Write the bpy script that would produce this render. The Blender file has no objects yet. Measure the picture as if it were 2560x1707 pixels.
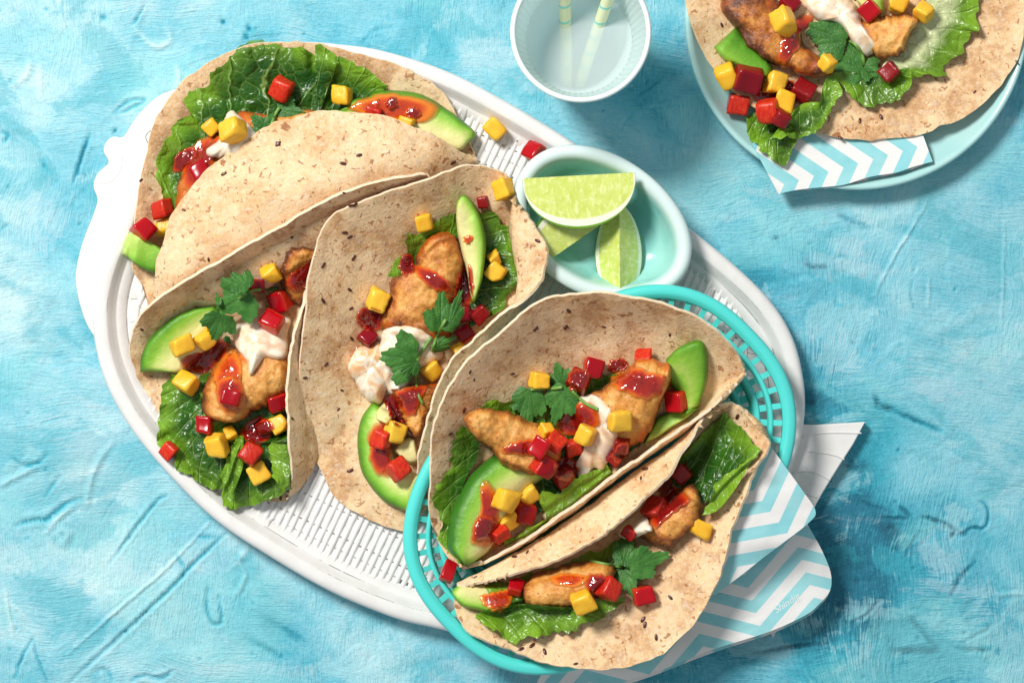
import bpy, math, random
import numpy as np
from mathutils import Vector
from mathutils.bvhtree import BVHTree

random.seed(7)
RNG = np.random.default_rng(11)
sc = bpy.context.scene
COL = sc.collection
S = 0.00025            # metres per photograph pixel on the table
HC = 6000.0            # camera height above the table, same unit
CX, CY = 1280.0, 853.5

# ------------------------------------------------------------------ camera, world, lamps, exposure
cam_d = bpy.data.cameras.new("camera")
cam = bpy.data.objects.new("camera", cam_d); COL.objects.link(cam)
cam.location = (0, 0, HC * S)
cam_d.sensor_width = 36.0
cam_d.lens = 36.0 * HC / 2560.0
cam_d.clip_start = 0.05; cam_d.clip_end = 20.0
sc.camera = cam

world = bpy.data.worlds.new("World"); sc.world = world
world.use_nodes = True
bg = world.node_tree.nodes["Background"]
bg.inputs[0].default_value = (0.93, 0.97, 1.0, 1.0)
bg.inputs[1].default_value = 0.38

def area(name, loc, target, size, power, col):
    d = bpy.data.lights.new(name, 'AREA'); d.shape = 'DISK'; d.size = size
    d.energy = power; d.color = col
    o = bpy.data.objects.new(name, d); COL.objects.link(o)
    o.location = loc
    o.rotation_euler = (Vector(target) - Vector(loc)).to_track_quat('-Z', 'Y').to_euler()
    return o
area("window_lamp", (-1.05, 1.15, 1.95), (-0.02, 0.0, 0.0), 0.62, 77.0, (1.0, 0.965, 0.915))

sc.view_settings.view_transform = 'Standard'
sc.view_settings.look = 'None'
sc.view_settings.exposure = 0.0
sc.view_settings.gamma = 1.0
sc.render.engine = 'CYCLES'
sc.cycles.use_denoising = True
sc.cycles.max_bounces = 8
sc.cycles.transparent_max_bounces = 12

# ------------------------------------------------------------------ helpers
VIEWS = {'K1': (150, 50, 3.136), 'K2': (650, 50, 3.136), 'K3': (1250, 0, 3.136), 'K4': (1700, 0, 2.735),
         'K5': (150, 450, 3.136), 'K6': (700, 400, 3.136), 'J1': (1250, 350, 2.851), 'J2': (300, 850, 2.851),
         'J3': (700, 850, 2.851), 'J4': (1050, 800, 2.851), 'J5': (1000, 1200, 2.94), 'J6': (1500, 900, 3.136),
         'J7': (1300, 1250, 2.94), 'D': (0, 0, 0.91875)}
def px(k, pts):
    """survey coordinates -> plan coordinates in photograph pixels"""
    ox, oy, s = VIEWS[k]
    a = np.array([p[:2] for p in pts], float) / s + (ox, oy)
    if len(pts[0]) > 2:
        a = np.c_[a, np.array([p[2] for p in pts], float)]
    return a
def T(x, y, z):
    """place a point seen at (x, y) with height z at its true position"""
    x = np.asarray(x, float); y = np.asarray(y, float); z = np.asarray(z, float)
    f = 1 - z / HC
    return np.stack([(x - CX) * f, -(y - CY) * f, z + 0 * x], -1)

def _hash(ix, iy, seed):
    n = (ix.astype(np.int64) * 374761393 + iy.astype(np.int64) * 668265263 + seed * 1442695041) & 0x7fffffff
    n = ((n ^ (n >> 13)) * 1274126177) & 0x7fffffff
    return ((n ^ (n >> 16)) & 0xffff) / 65535.0
def vn(x, y, seed=0):
    x = np.asarray(x, float); y = np.asarray(y, float)
    ix = np.floor(x); iy = np.floor(y); fx = x - ix; fy = y - iy
    fx = fx * fx * (3 - 2 * fx); fy = fy * fy * (3 - 2 * fy)
    a = _hash(ix, iy, seed); b = _hash(ix + 1, iy, seed); c = _hash(ix, iy + 1, seed); d = _hash(ix + 1, iy + 1, seed)
    return (a * (1 - fx) + b * fx) * (1 - fy) + (c * (1 - fx) + d * fx) * fy
def fbm(x, y, seed=0, o=4):
    r = 0; a = 0.5; t = 0
    for i in range(o):
        r = r + a * vn(x * 2 ** i, y * 2 ** i, seed + i * 17); t += a; a *= 0.5
    return r / t

def spline(pts, n, closed=False):
    p = np.asarray(pts, float)
    if closed:
        q = np.vstack([p[-2:], p, p[:3]]); base = 2; m = len(p)
    else:
        q = np.vstack([2 * p[0] - p[1], p, 2 * p[-1] - p[-2]]); base = 1; m = len(p) - 1
    out = []
    for i in range(m):
        p0, p1, p2, p3 = q[base + i - 1], q[base + i], q[base + i + 1], q[base + i + 2]
        t = np.linspace(0, 1, 16, endpoint=False)[:, None]
        out.append(0.5 * (2 * p1 + (p2 - p0) * t + (2 * p0 - 5 * p1 + 4 * p2 - p3) * t ** 2 + (3 * p1 - p0 - 3 * p2 + p3) * t ** 3))
    out.append(p[:1] if closed else p[-1:])
    d = np.vstack(out)
    L = np.r_[0, np.cumsum(np.maximum(np.linalg.norm(np.diff(d[:, :2], axis=0), axis=1), 1e-6))]
    s = np.linspace(0, L[-1], n + 1)[:-1] if closed else np.linspace(0, L[-1], n)
    return np.stack([np.interp(s, L, d[:, k]) for k in range(d.shape[1])], 1)

def tag(o, label, cat, group=None, kind=None):
    if label: o['label'] = label
    if cat: o['category'] = cat
    if group: o['group'] = group
    if kind: o['kind'] = kind
    return o
def empty(name, org, label, cat, group=None):
    o = bpy.data.objects.new(name, None); COL.objects.link(o)
    o.location = Vector(org) * S; o.empty_display_size = 0.01
    o['org'] = [float(v) for v in org]
    return tag(o, label, cat, group)
def mk(name, V, F, mat, parent=None, attrs=None, smooth=True, mi=None):
    """one mesh object; V in plan units; children share the origin of their thing"""
    V = np.asarray(V, float)
    if parent is None:
        org = np.array([V[:, 0].mean(), V[:, 1].mean(), V[:, 2].min()])
    else:
        org = np.array(parent['org'])
    me = bpy.data.meshes.new(name)
    W = (V - org) * S
    if isinstance(F, np.ndarray):
        nf, k = F.shape
        me.vertices.add(len(W)); me.vertices.foreach_set('co', W.astype(np.float32).ravel())
        me.loops.add(nf * k); me.loops.foreach_set('vertex_index', F.astype(np.int32).ravel())
        me.polygons.add(nf); me.polygons.foreach_set('loop_start', np.arange(0, nf * k, k, dtype=np.int32))
        me.update(calc_edges=True)
    else:
        me.from_pydata(W.tolist(), [], [list(map(int, f)) for f in F])
    if smooth:
        me.polygons.foreach_set('use_smooth', [True] * len(me.polygons))
    for m in (mat if isinstance(mat, (list, tuple)) else [mat]):
        me.materials.append(m)
    if mi is not None:
        me.polygons.foreach_set('material_index', np.asarray(mi, np.int32))
    for k, a in (attrs or {}).items():
        at = me.attributes.new(k, 'FLOAT', 'POINT'); at.data.foreach_set('value', np.asarray(a, np.float32).ravel())
    me.validate()
    o = bpy.data.objects.new(name, me); COL.objects.link(o)
    o['org'] = [float(v) for v in org]
    if parent is None:
        o.location = Vector(org) * S
    else:
        o.parent = parent
    return o

def gridfaces(nu, nv, off=0, flip=False, wrap=False):
    i, j = np.meshgrid(np.arange(nu - (0 if wrap else 1)), np.arange(nv - 1), indexing='ij')
    i2 = (i + 1) % nu
    q = np.stack([i * nv + j, i2 * nv + j, i2 * nv + j + 1, i * nv + j + 1], -1).reshape(-1, 4) + off
    return q[:, ::-1] if flip else q
def closed_grid(top, bot):
    """closed shell between two height grids, with its own rim vertices so the edge stays crisp"""
    nu, nv, _ = top.shape
    a, b = top.reshape(-1, 3), bot.reshape(-1, 3); n = nu * nv
    idx = np.arange(n).reshape(nu, nv)
    ring = np.r_[idx[:, 0], idx[-1, 1:], idx[-2::-1, -1], idx[0, -2:0:-1]]
    m = len(ring)
    V = np.vstack([a, b, a[ring], b[ring]])
    s = np.arange(m); s2 = (s + 1) % m
    F = np.vstack([gridfaces(nu, nv, 0), gridfaces(nu, nv, n, True),
                   np.stack([2 * n + s2, 2 * n + s, 2 * n + m + s, 2 * n + m + s2], -1)])
    return V, F, np.r_[np.arange(n), np.arange(n), ring, ring]
def normals(P):
    du = np.gradient(P, axis=0); dv = np.gradient(P, axis=1)
    n = np.cross(du, dv); l = np.linalg.norm(n, axis=-1, keepdims=True)
    n = n / np.maximum(l, 1e-6)
    return n

SURF = []
def register(V, F):
    V = np.asarray(V, float)
    b = BVHTree.FromPolygons([tuple(v) for v in V], [tuple(int(i) for i in f) for f in F])
    lo, hi = V.min(0), V.max(0)
    SURF.append((b, lo[0] - 20, lo[1] - 20, hi[0] + 20, hi[1] + 20))
    return len(SURF) - 1
def hz(x, y):
    """height of the topmost thing already standing under the sight line through (x, y)"""
    o = Vector((0, 0, HC)); g = Vector((x - CX, -(y - CY), 0)); d = (g - o).normalized()
    best = 0.0
    for b, x0, y0, x1, y1 in SURF:
        if x0 <= g.x <= x1 and y0 <= g.y <= y1:
            h = b.ray_cast(o, d)[0]
            if h is not None and h.z > best: best = h.z
    return best
def hzs(X, Y):
    return np.array([hz(a, b) for a, b in zip(X.ravel(), Y.ravel())]).reshape(X.shape)
def blur(z, it):
    for _ in range(it):
        p = np.pad(z, 1, mode='edge')
        z = (p[1:-1, :-2] + p[1:-1, 2:] + p[:-2, 1:-1] + p[2:, 1:-1] + 2 * p[1:-1, 1:-1]) / 6
    return z
def planefit(X, Y, Z):
    A = np.c_[X.ravel(), Y.ravel(), np.ones(X.size)]
    c = np.linalg.lstsq(A, Z.ravel(), rcond=None)[0]
    return (A @ c).reshape(X.shape), c
def base_of(X, Y, k, it, cap=None):
    z = blur(hzs(X, Y), it)
    if cap is not None: z = np.minimum(z, cap)
    p, _ = planefit(X, Y, z)
    b = p + k * (z - p)
    return b + np.percentile(z - b, 65) * 0.8
def tube(pts, r, n=8, cap=True):
    P = np.asarray(pts, float); m = len(P)
    t = np.gradient(P, axis=0); t /= np.maximum(np.linalg.norm(t, axis=1, keepdims=True), 1e-9)
    up = np.array([0.13, 0.21, 0.97]); a = np.cross(t, up); a /= np.linalg.norm(a, axis=1, keepdims=True); b = np.cross(a, t)
    r = np.broadcast_to(np.asarray(r, float), (m,))
    th = np.linspace(0, 2 * np.pi, n, endpoint=False)
    V = (P[:, None] + r[:, None, None] * (np.cos(th)[None, :, None] * a[:, None] + np.sin(th)[None, :, None] * b[:, None])).reshape(-1, 3)
    F = []
    for i in range(m - 1):
        for j in range(n):
            F.append((i * n + j, i * n + (j + 1) % n, (i + 1) * n + (j + 1) % n, (i + 1) * n + j))
    if cap: F.append(tuple(range(n))[::-1]); F.append(tuple(range((m - 1) * n, m * n)))
    return V, F

# ------------------------------------------------------------------ material kit
class Kit:
    def __init__(s, name):
        s.m = bpy.data.materials.new(name); s.m.use_nodes = True
        s.t = s.m.node_tree; s.n = s.t.nodes; s.l = s.t.links
        s.b = s.n['Principled BSDF']; s.out = s.n['Material Output']
        s.co = s.n.new('ShaderNodeTexCoord').outputs['Object']
    def put(s, sock, v):
        if hasattr(v, 'is_output'): s.l.new(v, sock)
        elif isinstance(v, (tuple, list)) and len(v) == 3 and sock.type == 'RGBA': sock.default_value = (*v, 1)
        else: sock.default_value = v
    def set(s, **k):
        for a, v in k.items(): s.put(s.b.inputs[a.replace('_', ' ')], v)
        return s
    def noise(s, scale, detail=4, rough=0.55, dist=0.0, vec=None, col=False):
        n = s.n.new('ShaderNodeTexNoise'); s.l.new(vec or s.co, n.inputs['Vector'])
        n.inputs['Scale'].default_value = scale; n.inputs['Detail'].default_value = detail
        n.inputs['Roughness'].default_value = rough; n.inputs['Distortion'].default_value = dist
        return n.outputs['Color' if col else 'Fac']
    def voro(s, scale, feat='F1', vec=None, out='Distance', rnd=1.0):
        n = s.n.new('ShaderNodeTexVoronoi'); n.feature = feat; s.l.new(vec or s.co, n.inputs['Vector'])
        n.inputs['Scale'].default_value = scale; n.inputs['Randomness'].default_value = rnd
        return n.outputs[out]
    def warp(s, scale, amt, vec=None):
        c = s.noise(scale, 2, col=True, vec=vec)
        a = s.vmath('SUBTRACT', c, (0.5, 0.5, 0.5)); a = s.vmath('SCALE', a, amt)
        return s.vmath('ADD', vec or s.co, a)
    def vmath(s, op, a, b):
        n = s.n.new('ShaderNodeVectorMath'); n.operation = op; s.put(n.inputs[0], a)
        if op == 'SCALE': n.inputs['Scale'].default_value = b
        else: s.put(n.inputs[1], b)
        return n.outputs[0]
    def stretch(s, sx, sy, sz, rot=0.0, vec=None):
        n = s.n.new('ShaderNodeMapping'); s.l.new(vec or s.co, n.inputs['Vector'])
        n.inputs['Scale'].default_value = (sx, sy, sz); n.inputs['Rotation'].default_value = (0, 0, rot)
        return n.outputs[0]
    def math(s, op, a, b=0.0, clamp=False):
        n = s.n.new('ShaderNodeMath'); n.operation = op; n.use_clamp = clamp
        s.put(n.inputs[0], a); s.put(n.inputs[1], b); return n.outputs[0]
    def step(s, v, lo, hi, a=0.0, b=1.0):
        n = s.n.new('ShaderNodeMapRange'); n.interpolation_type = 'SMOOTHSTEP'
        s.put(n.inputs[0], v); n.inputs[1].default_value = lo; n.inputs[2].default_value = hi
        n.inputs[3].default_value = a; n.inputs[4].default_value = b; return n.outputs[0]
    def ramp(s, v, stops):
        n = s.n.new('ShaderNodeValToRGB'); s.put(n.inputs[0], v); e = n.color_ramp.elements
        while len(e) < len(stops): e.new(0.5)
        for i, (p, c) in enumerate(stops): e[i].position = p; e[i].color = (*c, 1)
        return n.outputs[0]
    def mix(s, f, a, b, mode='MIX'):
        n = s.n.new('ShaderNodeMix'); n.data_type = 'RGBA'; n.blend_type = mode
        s.put(n.inputs[0], f); s.put(n.inputs[6], a); s.put(n.inputs[7], b); return n.outputs[2]
    def attr(s, name):
        n = s.n.new('ShaderNodeAttribute'); n.attribute_name = name; return n.outputs['Fac']
    def rnd(s):
        return s.n.new('ShaderNodeObjectInfo').outputs['Random']
    def bump(s, h, strength=0.5, dist=0.001, prev=None):
        n = s.n.new('ShaderNodeBump'); n.inputs['Strength'].default_value = strength; n.inputs['Distance'].default_value = dist
        s.put(n.inputs['Height'], h)
        if prev is not None: s.l.new(prev, n.inputs['Normal'])
        s.l.new(n.outputs[0], s.b.inputs['Normal']); return n.outputs[0]
    def sss(s, w, rad, scale=0.004):
        s.set(Subsurface_Weight=w, Subsurface_Scale=scale); s.b.inputs['Subsurface Radius'].default_value = rad; return s
    def translucent(s, f, col):
        t = s.n.new('ShaderNodeBsdfTranslucent'); s.put(t.inputs[0], col)
        m = s.n.new('ShaderNodeMixShader'); m.inputs[0].default_value = f
        s.l.new(s.b.outputs[0], m.inputs[1]); s.l.new(t.outputs[0], m.inputs[2]); s.l.new(m.outputs[0], s.out.inputs[0]); return s
    def clear(s, f):
        """mix in plain transparency by factor f"""
        t = s.n.new('ShaderNodeBsdfTransparent'); m = s.n.new('ShaderNodeMixShader'); s.put(m.inputs[0], f)
        s.l.new(s.b.outputs[0], m.inputs[1]); s.l.new(t.outputs[0], m.inputs[2]); s.l.new(m.outputs[0], s.out.inputs[0]); return s

def m_table():
    k = Kit('painted_plaster')
    tone = k.attr('tone'); dark = k.attr('stain'); dirx = k.attr('brush')
    wv = k.warp(7, 0.07)
    st1 = k.noise(1, 4, 0.6, vec=k.stretch(60, 1000, 1, 0.55, wv)); st2 = k.noise(1, 4, 0.6, vec=k.stretch(900, 70, 1, 0.25, wv))
    br = k.mix(dirx, st1, st2)
    brc = k.math('SUBTRACT', br, 0.5)
    fine = k.noise(380, 5, 0.7); big = k.noise(30, 6, 0.68, 0.8)
    t = k.math('ADD', tone, k.math('MULTIPLY', brc, 0.46))
    t = k.math('ADD', t, k.math('MULTIPLY', k.math('SUBTRACT', big, 0.5), 0.45))
    t = k.math('ADD', t, k.math('MULTIPLY', k.math('SUBTRACT', fine, 0.5), 0.36))
    c = k.ramp(t, [(0.0, (0.015, 0.17, 0.26)), (0.22, (0.04, 0.34, 0.46)), (0.45, (0.15, 0.51, 0.64)), (0.70, (0.29, 0.62, 0.72)), (1.0, (0.54, 0.77, 0.81))])
    def layer(c, scale, lo, amt, col, seedrot):
        nz = k.noise(scale, 5, 0.6, 0.6, vec=k.stretch(1, 1.5, 1, seedrot))
        m = k.step(k.math('ADD', nz, k.math('MULTIPLY', brc, 0.26)), lo, lo + 0.06)
        return k.mix(k.math('MULTIPLY', m, amt), c, col)
    c = layer(c, 13, 0.53, 0.50, (0.045, 0.42, 0.53), 0.3)
    c = layer(c, 17, 0.55, 0.42, (0.40, 0.70, 0.77), 1.1)
    c = layer(c, 9, 0.54, 0.36, (0.24, 0.65, 0.68), 2.0)
    c = layer(c, 11, 0.59, 0.28, (0.55, 0.70, 0.78), 2.7)
    c = k.mix(k.math('MULTIPLY', dark, k.step(fine, 0.35, 0.55)), c, (0.006, 0.055, 0.10))
    k.set(Base_Color=c, Roughness=0.62, Specular_IOR_Level=0.35)
    h = k.math('ADD', k.math('MULTIPLY', br, 0.75), k.math('MULTIPLY', fine, 0.6))
    h = k.math('ADD', h, k.math('MULTIPLY', k.noise(120, 5, 0.65, 0.4), 0.7))
    k.bump(h, 0.9, 0.0015)
    return k.m
def m_white():
    k = Kit('white_paint')
    n = k.noise(70, 5, 0.6); f = k.noise(500, 3)
    c = k.mix(k.step(n, 0.35, 0.7), (0.76, 0.755, 0.745), (0.71, 0.70, 0.685))
    wear = k.attr('wear')
    streak = k.math('MULTIPLY', wear, k.step(k.noise(60, 4, 0.7), 0.47, 0.55))
    sp = k.step(k.voro(85), 0.045, 0.075, 1.0, 0.0)
    sp = k.math('MULTIPLY', sp, k.step(k.noise(30, 2), 0.55, 0.62))
    c = k.mix(k.math('MAXIMUM', streak, k.math('MULTIPLY', sp, 0.75)), c, (0.05, 0.045, 0.04))
    k.set(Base_Color=c, Roughness=0.48, Specular_IOR_Level=0.35)
    k.bump(k.math('ADD', n, k.math('MULTIPLY', f, 0.5)), 0.22, 0.0006); return k.m
def m_tortilla():
    k = Kit('toasted_tortilla')
    big = k.noise(38, 4, 0.6, 0.3); med = k.noise(150, 4, 0.7, 0.2); fin = k.noise(620, 3, 0.6)
    side = k.attr('inner'); pal = k.attr('pale')
    c = k.mix(k.step(big, 0.40, 0.66), (0.83, 0.605, 0.365), (0.74, 0.475, 0.245))
    toast = k.step(k.math('ADD', k.math('MULTIPLY', big, 0.5), k.math('MULTIPLY', med, 0.5)), 0.47, 0.62)
    c = k.mix(k.math('MULTIPLY', toast, k.math('ADD', 0.25, k.math('MULTIPLY', side, 0.42))), c, (0.46, 0.225, 0.095))
    c = k.mix(k.step(med, 0.55, 0.68, 0, 0.42), c, (0.86, 0.73, 0.56))
    gr = k.noise(400, 4, 0.7, 0.3)
    c = k.mix(k.math('MULTIPLY', k.step(gr, 0.50, 0.62), k.math('ADD', 0.22, k.math('MULTIPLY', toast, 0.45))), c, (0.53, 0.30, 0.14))
    c = k.mix(k.step(gr, 0.36, 0.47, 0.40, 0.0), c, (0.86, 0.74, 0.57))
    flk = k.step(k.noise(270, 2, 0.5, 0.8), 0.62, 0.68)
    c = k.mix(k.math('MULTIPLY', flk, 0.75), c, (0.33, 0.12, 0.035))
    w = k.warp(140, 0.006)
    vd = k.voro(46, vec=w); vc = k.voro(46, vec=w, out='Color')
    sp = k.math('LESS_THAN', vd, k.math('MULTIPLY', k.math('SUBTRACT', vc, 0.42), 0.46))
    spm = k.math('MULTIPLY', sp, k.step(med, 0.38, 0.55))
    c = k.mix(k.math('MULTIPLY', spm, 0.85), c, (0.30, 0.105, 0.03))
    c = k.mix(k.math('MULTIPLY', k.step(k.noise(330, 2), 0.70, 0.74), 0.6), c, (0.80, 0.56, 0.13))
    c = k.mix(k.math('MULTIPLY', pal, 0.7), c, (0.84, 0.70, 0.53))
    b2 = k.voro(21, vec=w); b2c = k.voro(21, vec=w, out='Color')
    big2 = k.math('MULTIPLY', k.math('GREATER_THAN', b2c, 0.70), k.step(b2, 0.10, 0.20, 1.0, 0.0))
    c = k.mix(k.math('MULTIPLY', k.math('MULTIPLY', big2, k.step(fin, 0.35, 0.6)), 0.75), c, (0.36, 0.135, 0.04))
    k.set(Base_Color=c, Roughness=0.62, Specular_IOR_Level=0.25)
    k.sss(0.22, (1.0, 0.5, 0.2), 0.004)
    h = k.math('ADD', k.math('MULTIPLY', med, 1.0), k.math('MULTIPLY', fin, 0.45))
    h = k.math('SUBTRACT', h, k.math('MULTIPLY', spm, 0.3))
    k.bump(h, 0.75, 0.0010); return k.m
def m_lettuce():
    k = Kit('lettuce_leaf')
    e = k.attr('edge'); lt = k.attr('light'); w = k.warp(90, 0.004)
    v1 = k.voro(95, 'DISTANCE_TO_EDGE', w); v2 = k.voro(280, 'DISTANCE_TO_EDGE', w)
    pu = k.attr('pu'); pv = k.attr('pv')
    sv = k.math('FRACT', k.math('ADD', k.math('ADD', k.math('MULTIPLY', pu, 6.0), k.math('MULTIPLY', pv, 1.1)), k.math('MULTIPLY', k.noise(28, 3), 1.1)))
    sv = k.math('ABSOLUTE', k.math('SUBTRACT', sv, 0.5))
    n = k.noise(60, 4)
    c = k.mix(k.step(n, 0.35, 0.65), (0.013, 0.085, 0.006), (0.042, 0.175, 0.010))
    c = k.mix(k.step(e, 0.0, 0.46, 1.0, 0.0), c, (0.23, 0.46, 0.025))
    c = k.mix(k.step(k.noise(30, 3), 0.45, 0.62, 0, 0.55), c, (0.012, 0.062, 0.006))
    c = k.mix(lt, c, (0.30, 0.52, 0.035))
    vein = k.math('ADD', k.step(v1, 0.0, 0.05, 0.75, 0.0), k.step(v2, 0.0, 0.05, 0.22, 0.0), True)
    vein = k.math('MAXIMUM', k.math('MULTIPLY', vein, 0.6), k.step(sv, 0.0, 0.035, 1.25, 0.0))
    c = k.mix(k.math('MULTIPLY', vein, 0.55), c, (0.33, 0.52, 0.12))
    c = k.mix(k.attr('rib'), c, (0.70, 0.76, 0.42))
    k.set(Base_Color=c, Roughness=0.29, Specular_IOR_Level=0.5)
    sm = k.voro(120, 'SMOOTH_F1', w)
    h = k.math('ADD', k.math('MULTIPLY', k.step(v1, 0, 0.22), 0.8), k.math('MULTIPLY', k.step(v2, 0, 0.25), 0.3))
    h = k.math('ADD', h, k.step(sv, 0.0, 0.10, 0.0, 0.9))
    k.bump(h, 0.5, 0.0013); k.translucent(0.22, k.mix(0.5, c, (0.25, 0.5, 0.03))); return k.m
def m_herb():
    k = Kit('coriander_leaf')
    a = k.attr('ang'); r = k.attr('rad')
    n = k.noise(140, 3)
    c = k.mix(k.step(n, 0.3, 0.7), (0.045, 0.185, 0.030), (0.105, 0.315, 0.060))
    c = k.mix(k.math('MULTIPLY', k.rnd(), 0.45), c, (0.022, 0.12, 0.015))
    s = k.math('ABSOLUTE', k.math('SINE', k.math('MULTIPLY', a, 4.5)))
    vein = k.math('MULTIPLY', k.step(s, 0.0, 0.14, 1.0, 0.0), k.step(r, 0.5, 1.0, 1.0, 0.25))
    fine = k.voro(420, 'DISTANCE_TO_EDGE')
    c = k.mix(k.math('MULTIPLY', vein, 0.6), c, (0.24, 0.45, 0.13))
    k.set(Base_Color=c, Roughness=0.42, Specular_IOR_Level=0.4)
    k.bump(k.math('SUBTRACT', k.math('MULTIPLY', k.step(fine, 0, 0.2), 0.35), vein), 0.6, 0.0006)
    k.translucent(0.25, (0.12, 0.36, 0.03)); return k.m
def m_stem():
    k = Kit('herb_stem'); k.set(Base_Color=(0.16, 0.33, 0.06), Roughness=0.4); return k.m
def m_chicken():
    k = Kit('fried_chicken')
    big = k.noise(75, 5, 0.7, 0.5); fin = k.noise(750, 3, 0.75); med = k.noise(240, 5, 0.75)
    e = k.attr('edge'); br = k.attr('brown')
    b = k.math('ADD', k.math('MULTIPLY', big, 0.75), k.math('MULTIPLY', med, 0.35))
    b = k.math('ADD', b, k.math('MULTIPLY', k.step(e, 0.0, 0.40, 1.0, 0.0), 0.24))
    b = k.math('ADD', b, k.math('MULTIPLY', k.math('MULTIPLY', br, k.step(e, 0.1, 0.75, 1.5, 0.6)), 0.32))
    c = k.ramp(b, [(0.44, (0.80, 0.46, 0.14)), (0.60, (0.68, 0.30, 0.055)), (0.74, (0.42, 0.125, 0.020)), (0.88, (0.11, 0.024, 0.008))])
    c = k.mix(k.step(fin, 0.52, 0.68, 0, 0.22), c, (0.84, 0.55, 0.22))
    c = k.mix(k.step(fin, 0.34, 0.45, 0.30, 0.0), c, (0.22, 0.065, 0.014))
    c = k.mix(k.math('MULTIPLY', k.step(k.noise(820, 2), 0.655, 0.70), 0.8), c, (0.05, 0.016, 0.007))
    g = k.step(k.noise(42, 3, 0.5, 0.6), 0.52, 0.62)
    c = k.mix(k.math('MULTIPLY', g, 0.68), c, (0.62, 0.12, 0.010))
    k.set(Base_Color=c, Roughness=k.math('SUBTRACT', 0.45, k.math('MULTIPLY', g, 0.30)), Specular_IOR_Level=0.5); k.sss(0.08, (1, 0.5, 0.2), 0.002)
    k.bump(k.math('ADD', k.math('MULTIPLY', med, 0.8), k.math('MULTIPLY', fin, 0.6)), 0.8, 0.0008); return k.m
def m_sauce():
    k = Kit('sweet_chilli_sauce')
    e = k.attr('edge'); n = k.noise(120, 3); o = k.attr('orange')
    t = k.math('ADD', k.math('MULTIPLY', k.step(e, 0.0, 0.55), 0.75), k.math('MULTIPLY', n, 0.35))
    t = k.math('SUBTRACT', t, k.math('MULTIPLY', o, 0.55))
    c = k.ramp(t, [(0.05, (0.85, 0.24, 0.02)), (0.4, (0.66, 0.075, 0.008)), (0.75, (0.40, 0.014, 0.006)), (1.0, (0.22, 0.004, 0.004))])
    fl = k.step(k.voro(190), 0.12, 0.2, 1.0, 0.0)
    c = k.mix(k.math('MULTIPLY', fl, 0.7), c, (0.36, 0.006, 0.006))
    k.set(Base_Color=c, Roughness=0.07, Specular_IOR_Level=0.6, Coat_Weight=0.6, Coat_Roughness=0.03, Transmission_Weight=0.15)
    k.sss(0.25, (1, 0.15, 0.05), 0.003)
    k.bump(k.math('ADD', n, k.step(k.voro(190), 0.0, 0.35, 1.0, 0.0)), 0.5, 0.0014)
    k.clear(k.step(e, 0.0, 0.22, 0.75, 0.0)); return k.m
def m_cream():
    k = Kit('sour_cream')
    o = k.attr('tint'); n = k.noise(110, 4, 0.6, 0.8)
    c = k.mix(k.math('MULTIPLY', k.math('MULTIPLY', o, k.step(n, 0.40, 0.62)), 1.0), (0.88, 0.81, 0.67), (0.78, 0.40, 0.15))
    k.set(Base_Color=c, Roughness=0.30, Specular_IOR_Level=0.5); k.sss(0.35, (1, 0.8, 0.55), 0.004)
    k.bump(k.noise(110, 3, 0.5, 1.5), 0.4, 0.0012); return k.m
def m_avocado():
    k = Kit('avocado_flesh')
    g = k.attr('grad'); n = k.noise(130, 3)
    t = k.math('ADD', g, k.math('MULTIPLY', k.math('SUBTRACT', k.noise(75, 3), 0.5), 0.20))
    c = k.ramp(t, [(0.0, (0.04, 0.165, 0.010)), (0.10, (0.115, 0.33, 0.018)), (0.25, (0.28, 0.54, 0.055)), (0.42, (0.55, 0.66, 0.18)), (0.62, (0.74, 0.71, 0.31)), (1.0, (0.78, 0.70, 0.33))])
    k.set(Base_Color=c, Roughness=0.42, Specular_IOR_Level=0.4); k.sss(0.12, (0.7, 1, 0.3), 0.003)
    k.bump(k.math('ADD', k.noise(200, 5, 0.65), k.noise(70, 3)), 0.55, 0.0013); return k.m
def m_mango():
    k = Kit('mango_flesh')
    n = k.noise(110, 3); f = k.noise(1, 3, vec=k.stretch(900, 150, 900, 0.6)); r = k.rnd()
    c = k.mix(k.step(n, 0.3, 0.7), (0.86, 0.49, 0.026), (0.78, 0.36, 0.010))
    c = k.mix(k.math('MULTIPLY', r, 0.5), c, (0.88, 0.58, 0.07))
    k.set(Base_Color=c, Roughness=0.33, Specular_IOR_Level=0.38); k.sss(0.28, (1, 0.6, 0.1), 0.004)
    k.bump(k.math('ADD', k.math('MULTIPLY', f, 0.5), k.noise(240, 3)), 0.45, 0.0008); return k.m
def m_pepper(skin):
    k = Kit('red_pepper_skin' if skin else 'red_pepper_flesh')
    n = k.noise(220, 4, 0.6); f = k.noise(1, 3, vec=k.stretch(800, 160, 800, 0.4)); r = k.rnd()
    if skin:
        c = k.mix(r, (0.46, 0.004, 0.010), (0.28, 0.002, 0.008)); k.set(Roughness=0.16)
    else:
        c = k.mix(k.step(f, 0.35, 0.65), (0.56, 0.016, 0.008), (0.68, 0.055, 0.016))
        c = k.mix(k.math('MULTIPLY', r, 0.55), c, (0.38, 0.005, 0.006)); k.set(Roughness=0.30)
        k.bump(k.math('ADD', f, n), 0.4, 0.0007)
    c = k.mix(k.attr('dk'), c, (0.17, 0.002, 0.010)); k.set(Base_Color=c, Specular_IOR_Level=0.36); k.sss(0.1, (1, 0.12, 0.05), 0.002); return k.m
def m_plain(name, col, rough=0.4, **kw):
    k = Kit(name); k.set(Base_Color=col, Roughness=rough, **kw); return k
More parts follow.
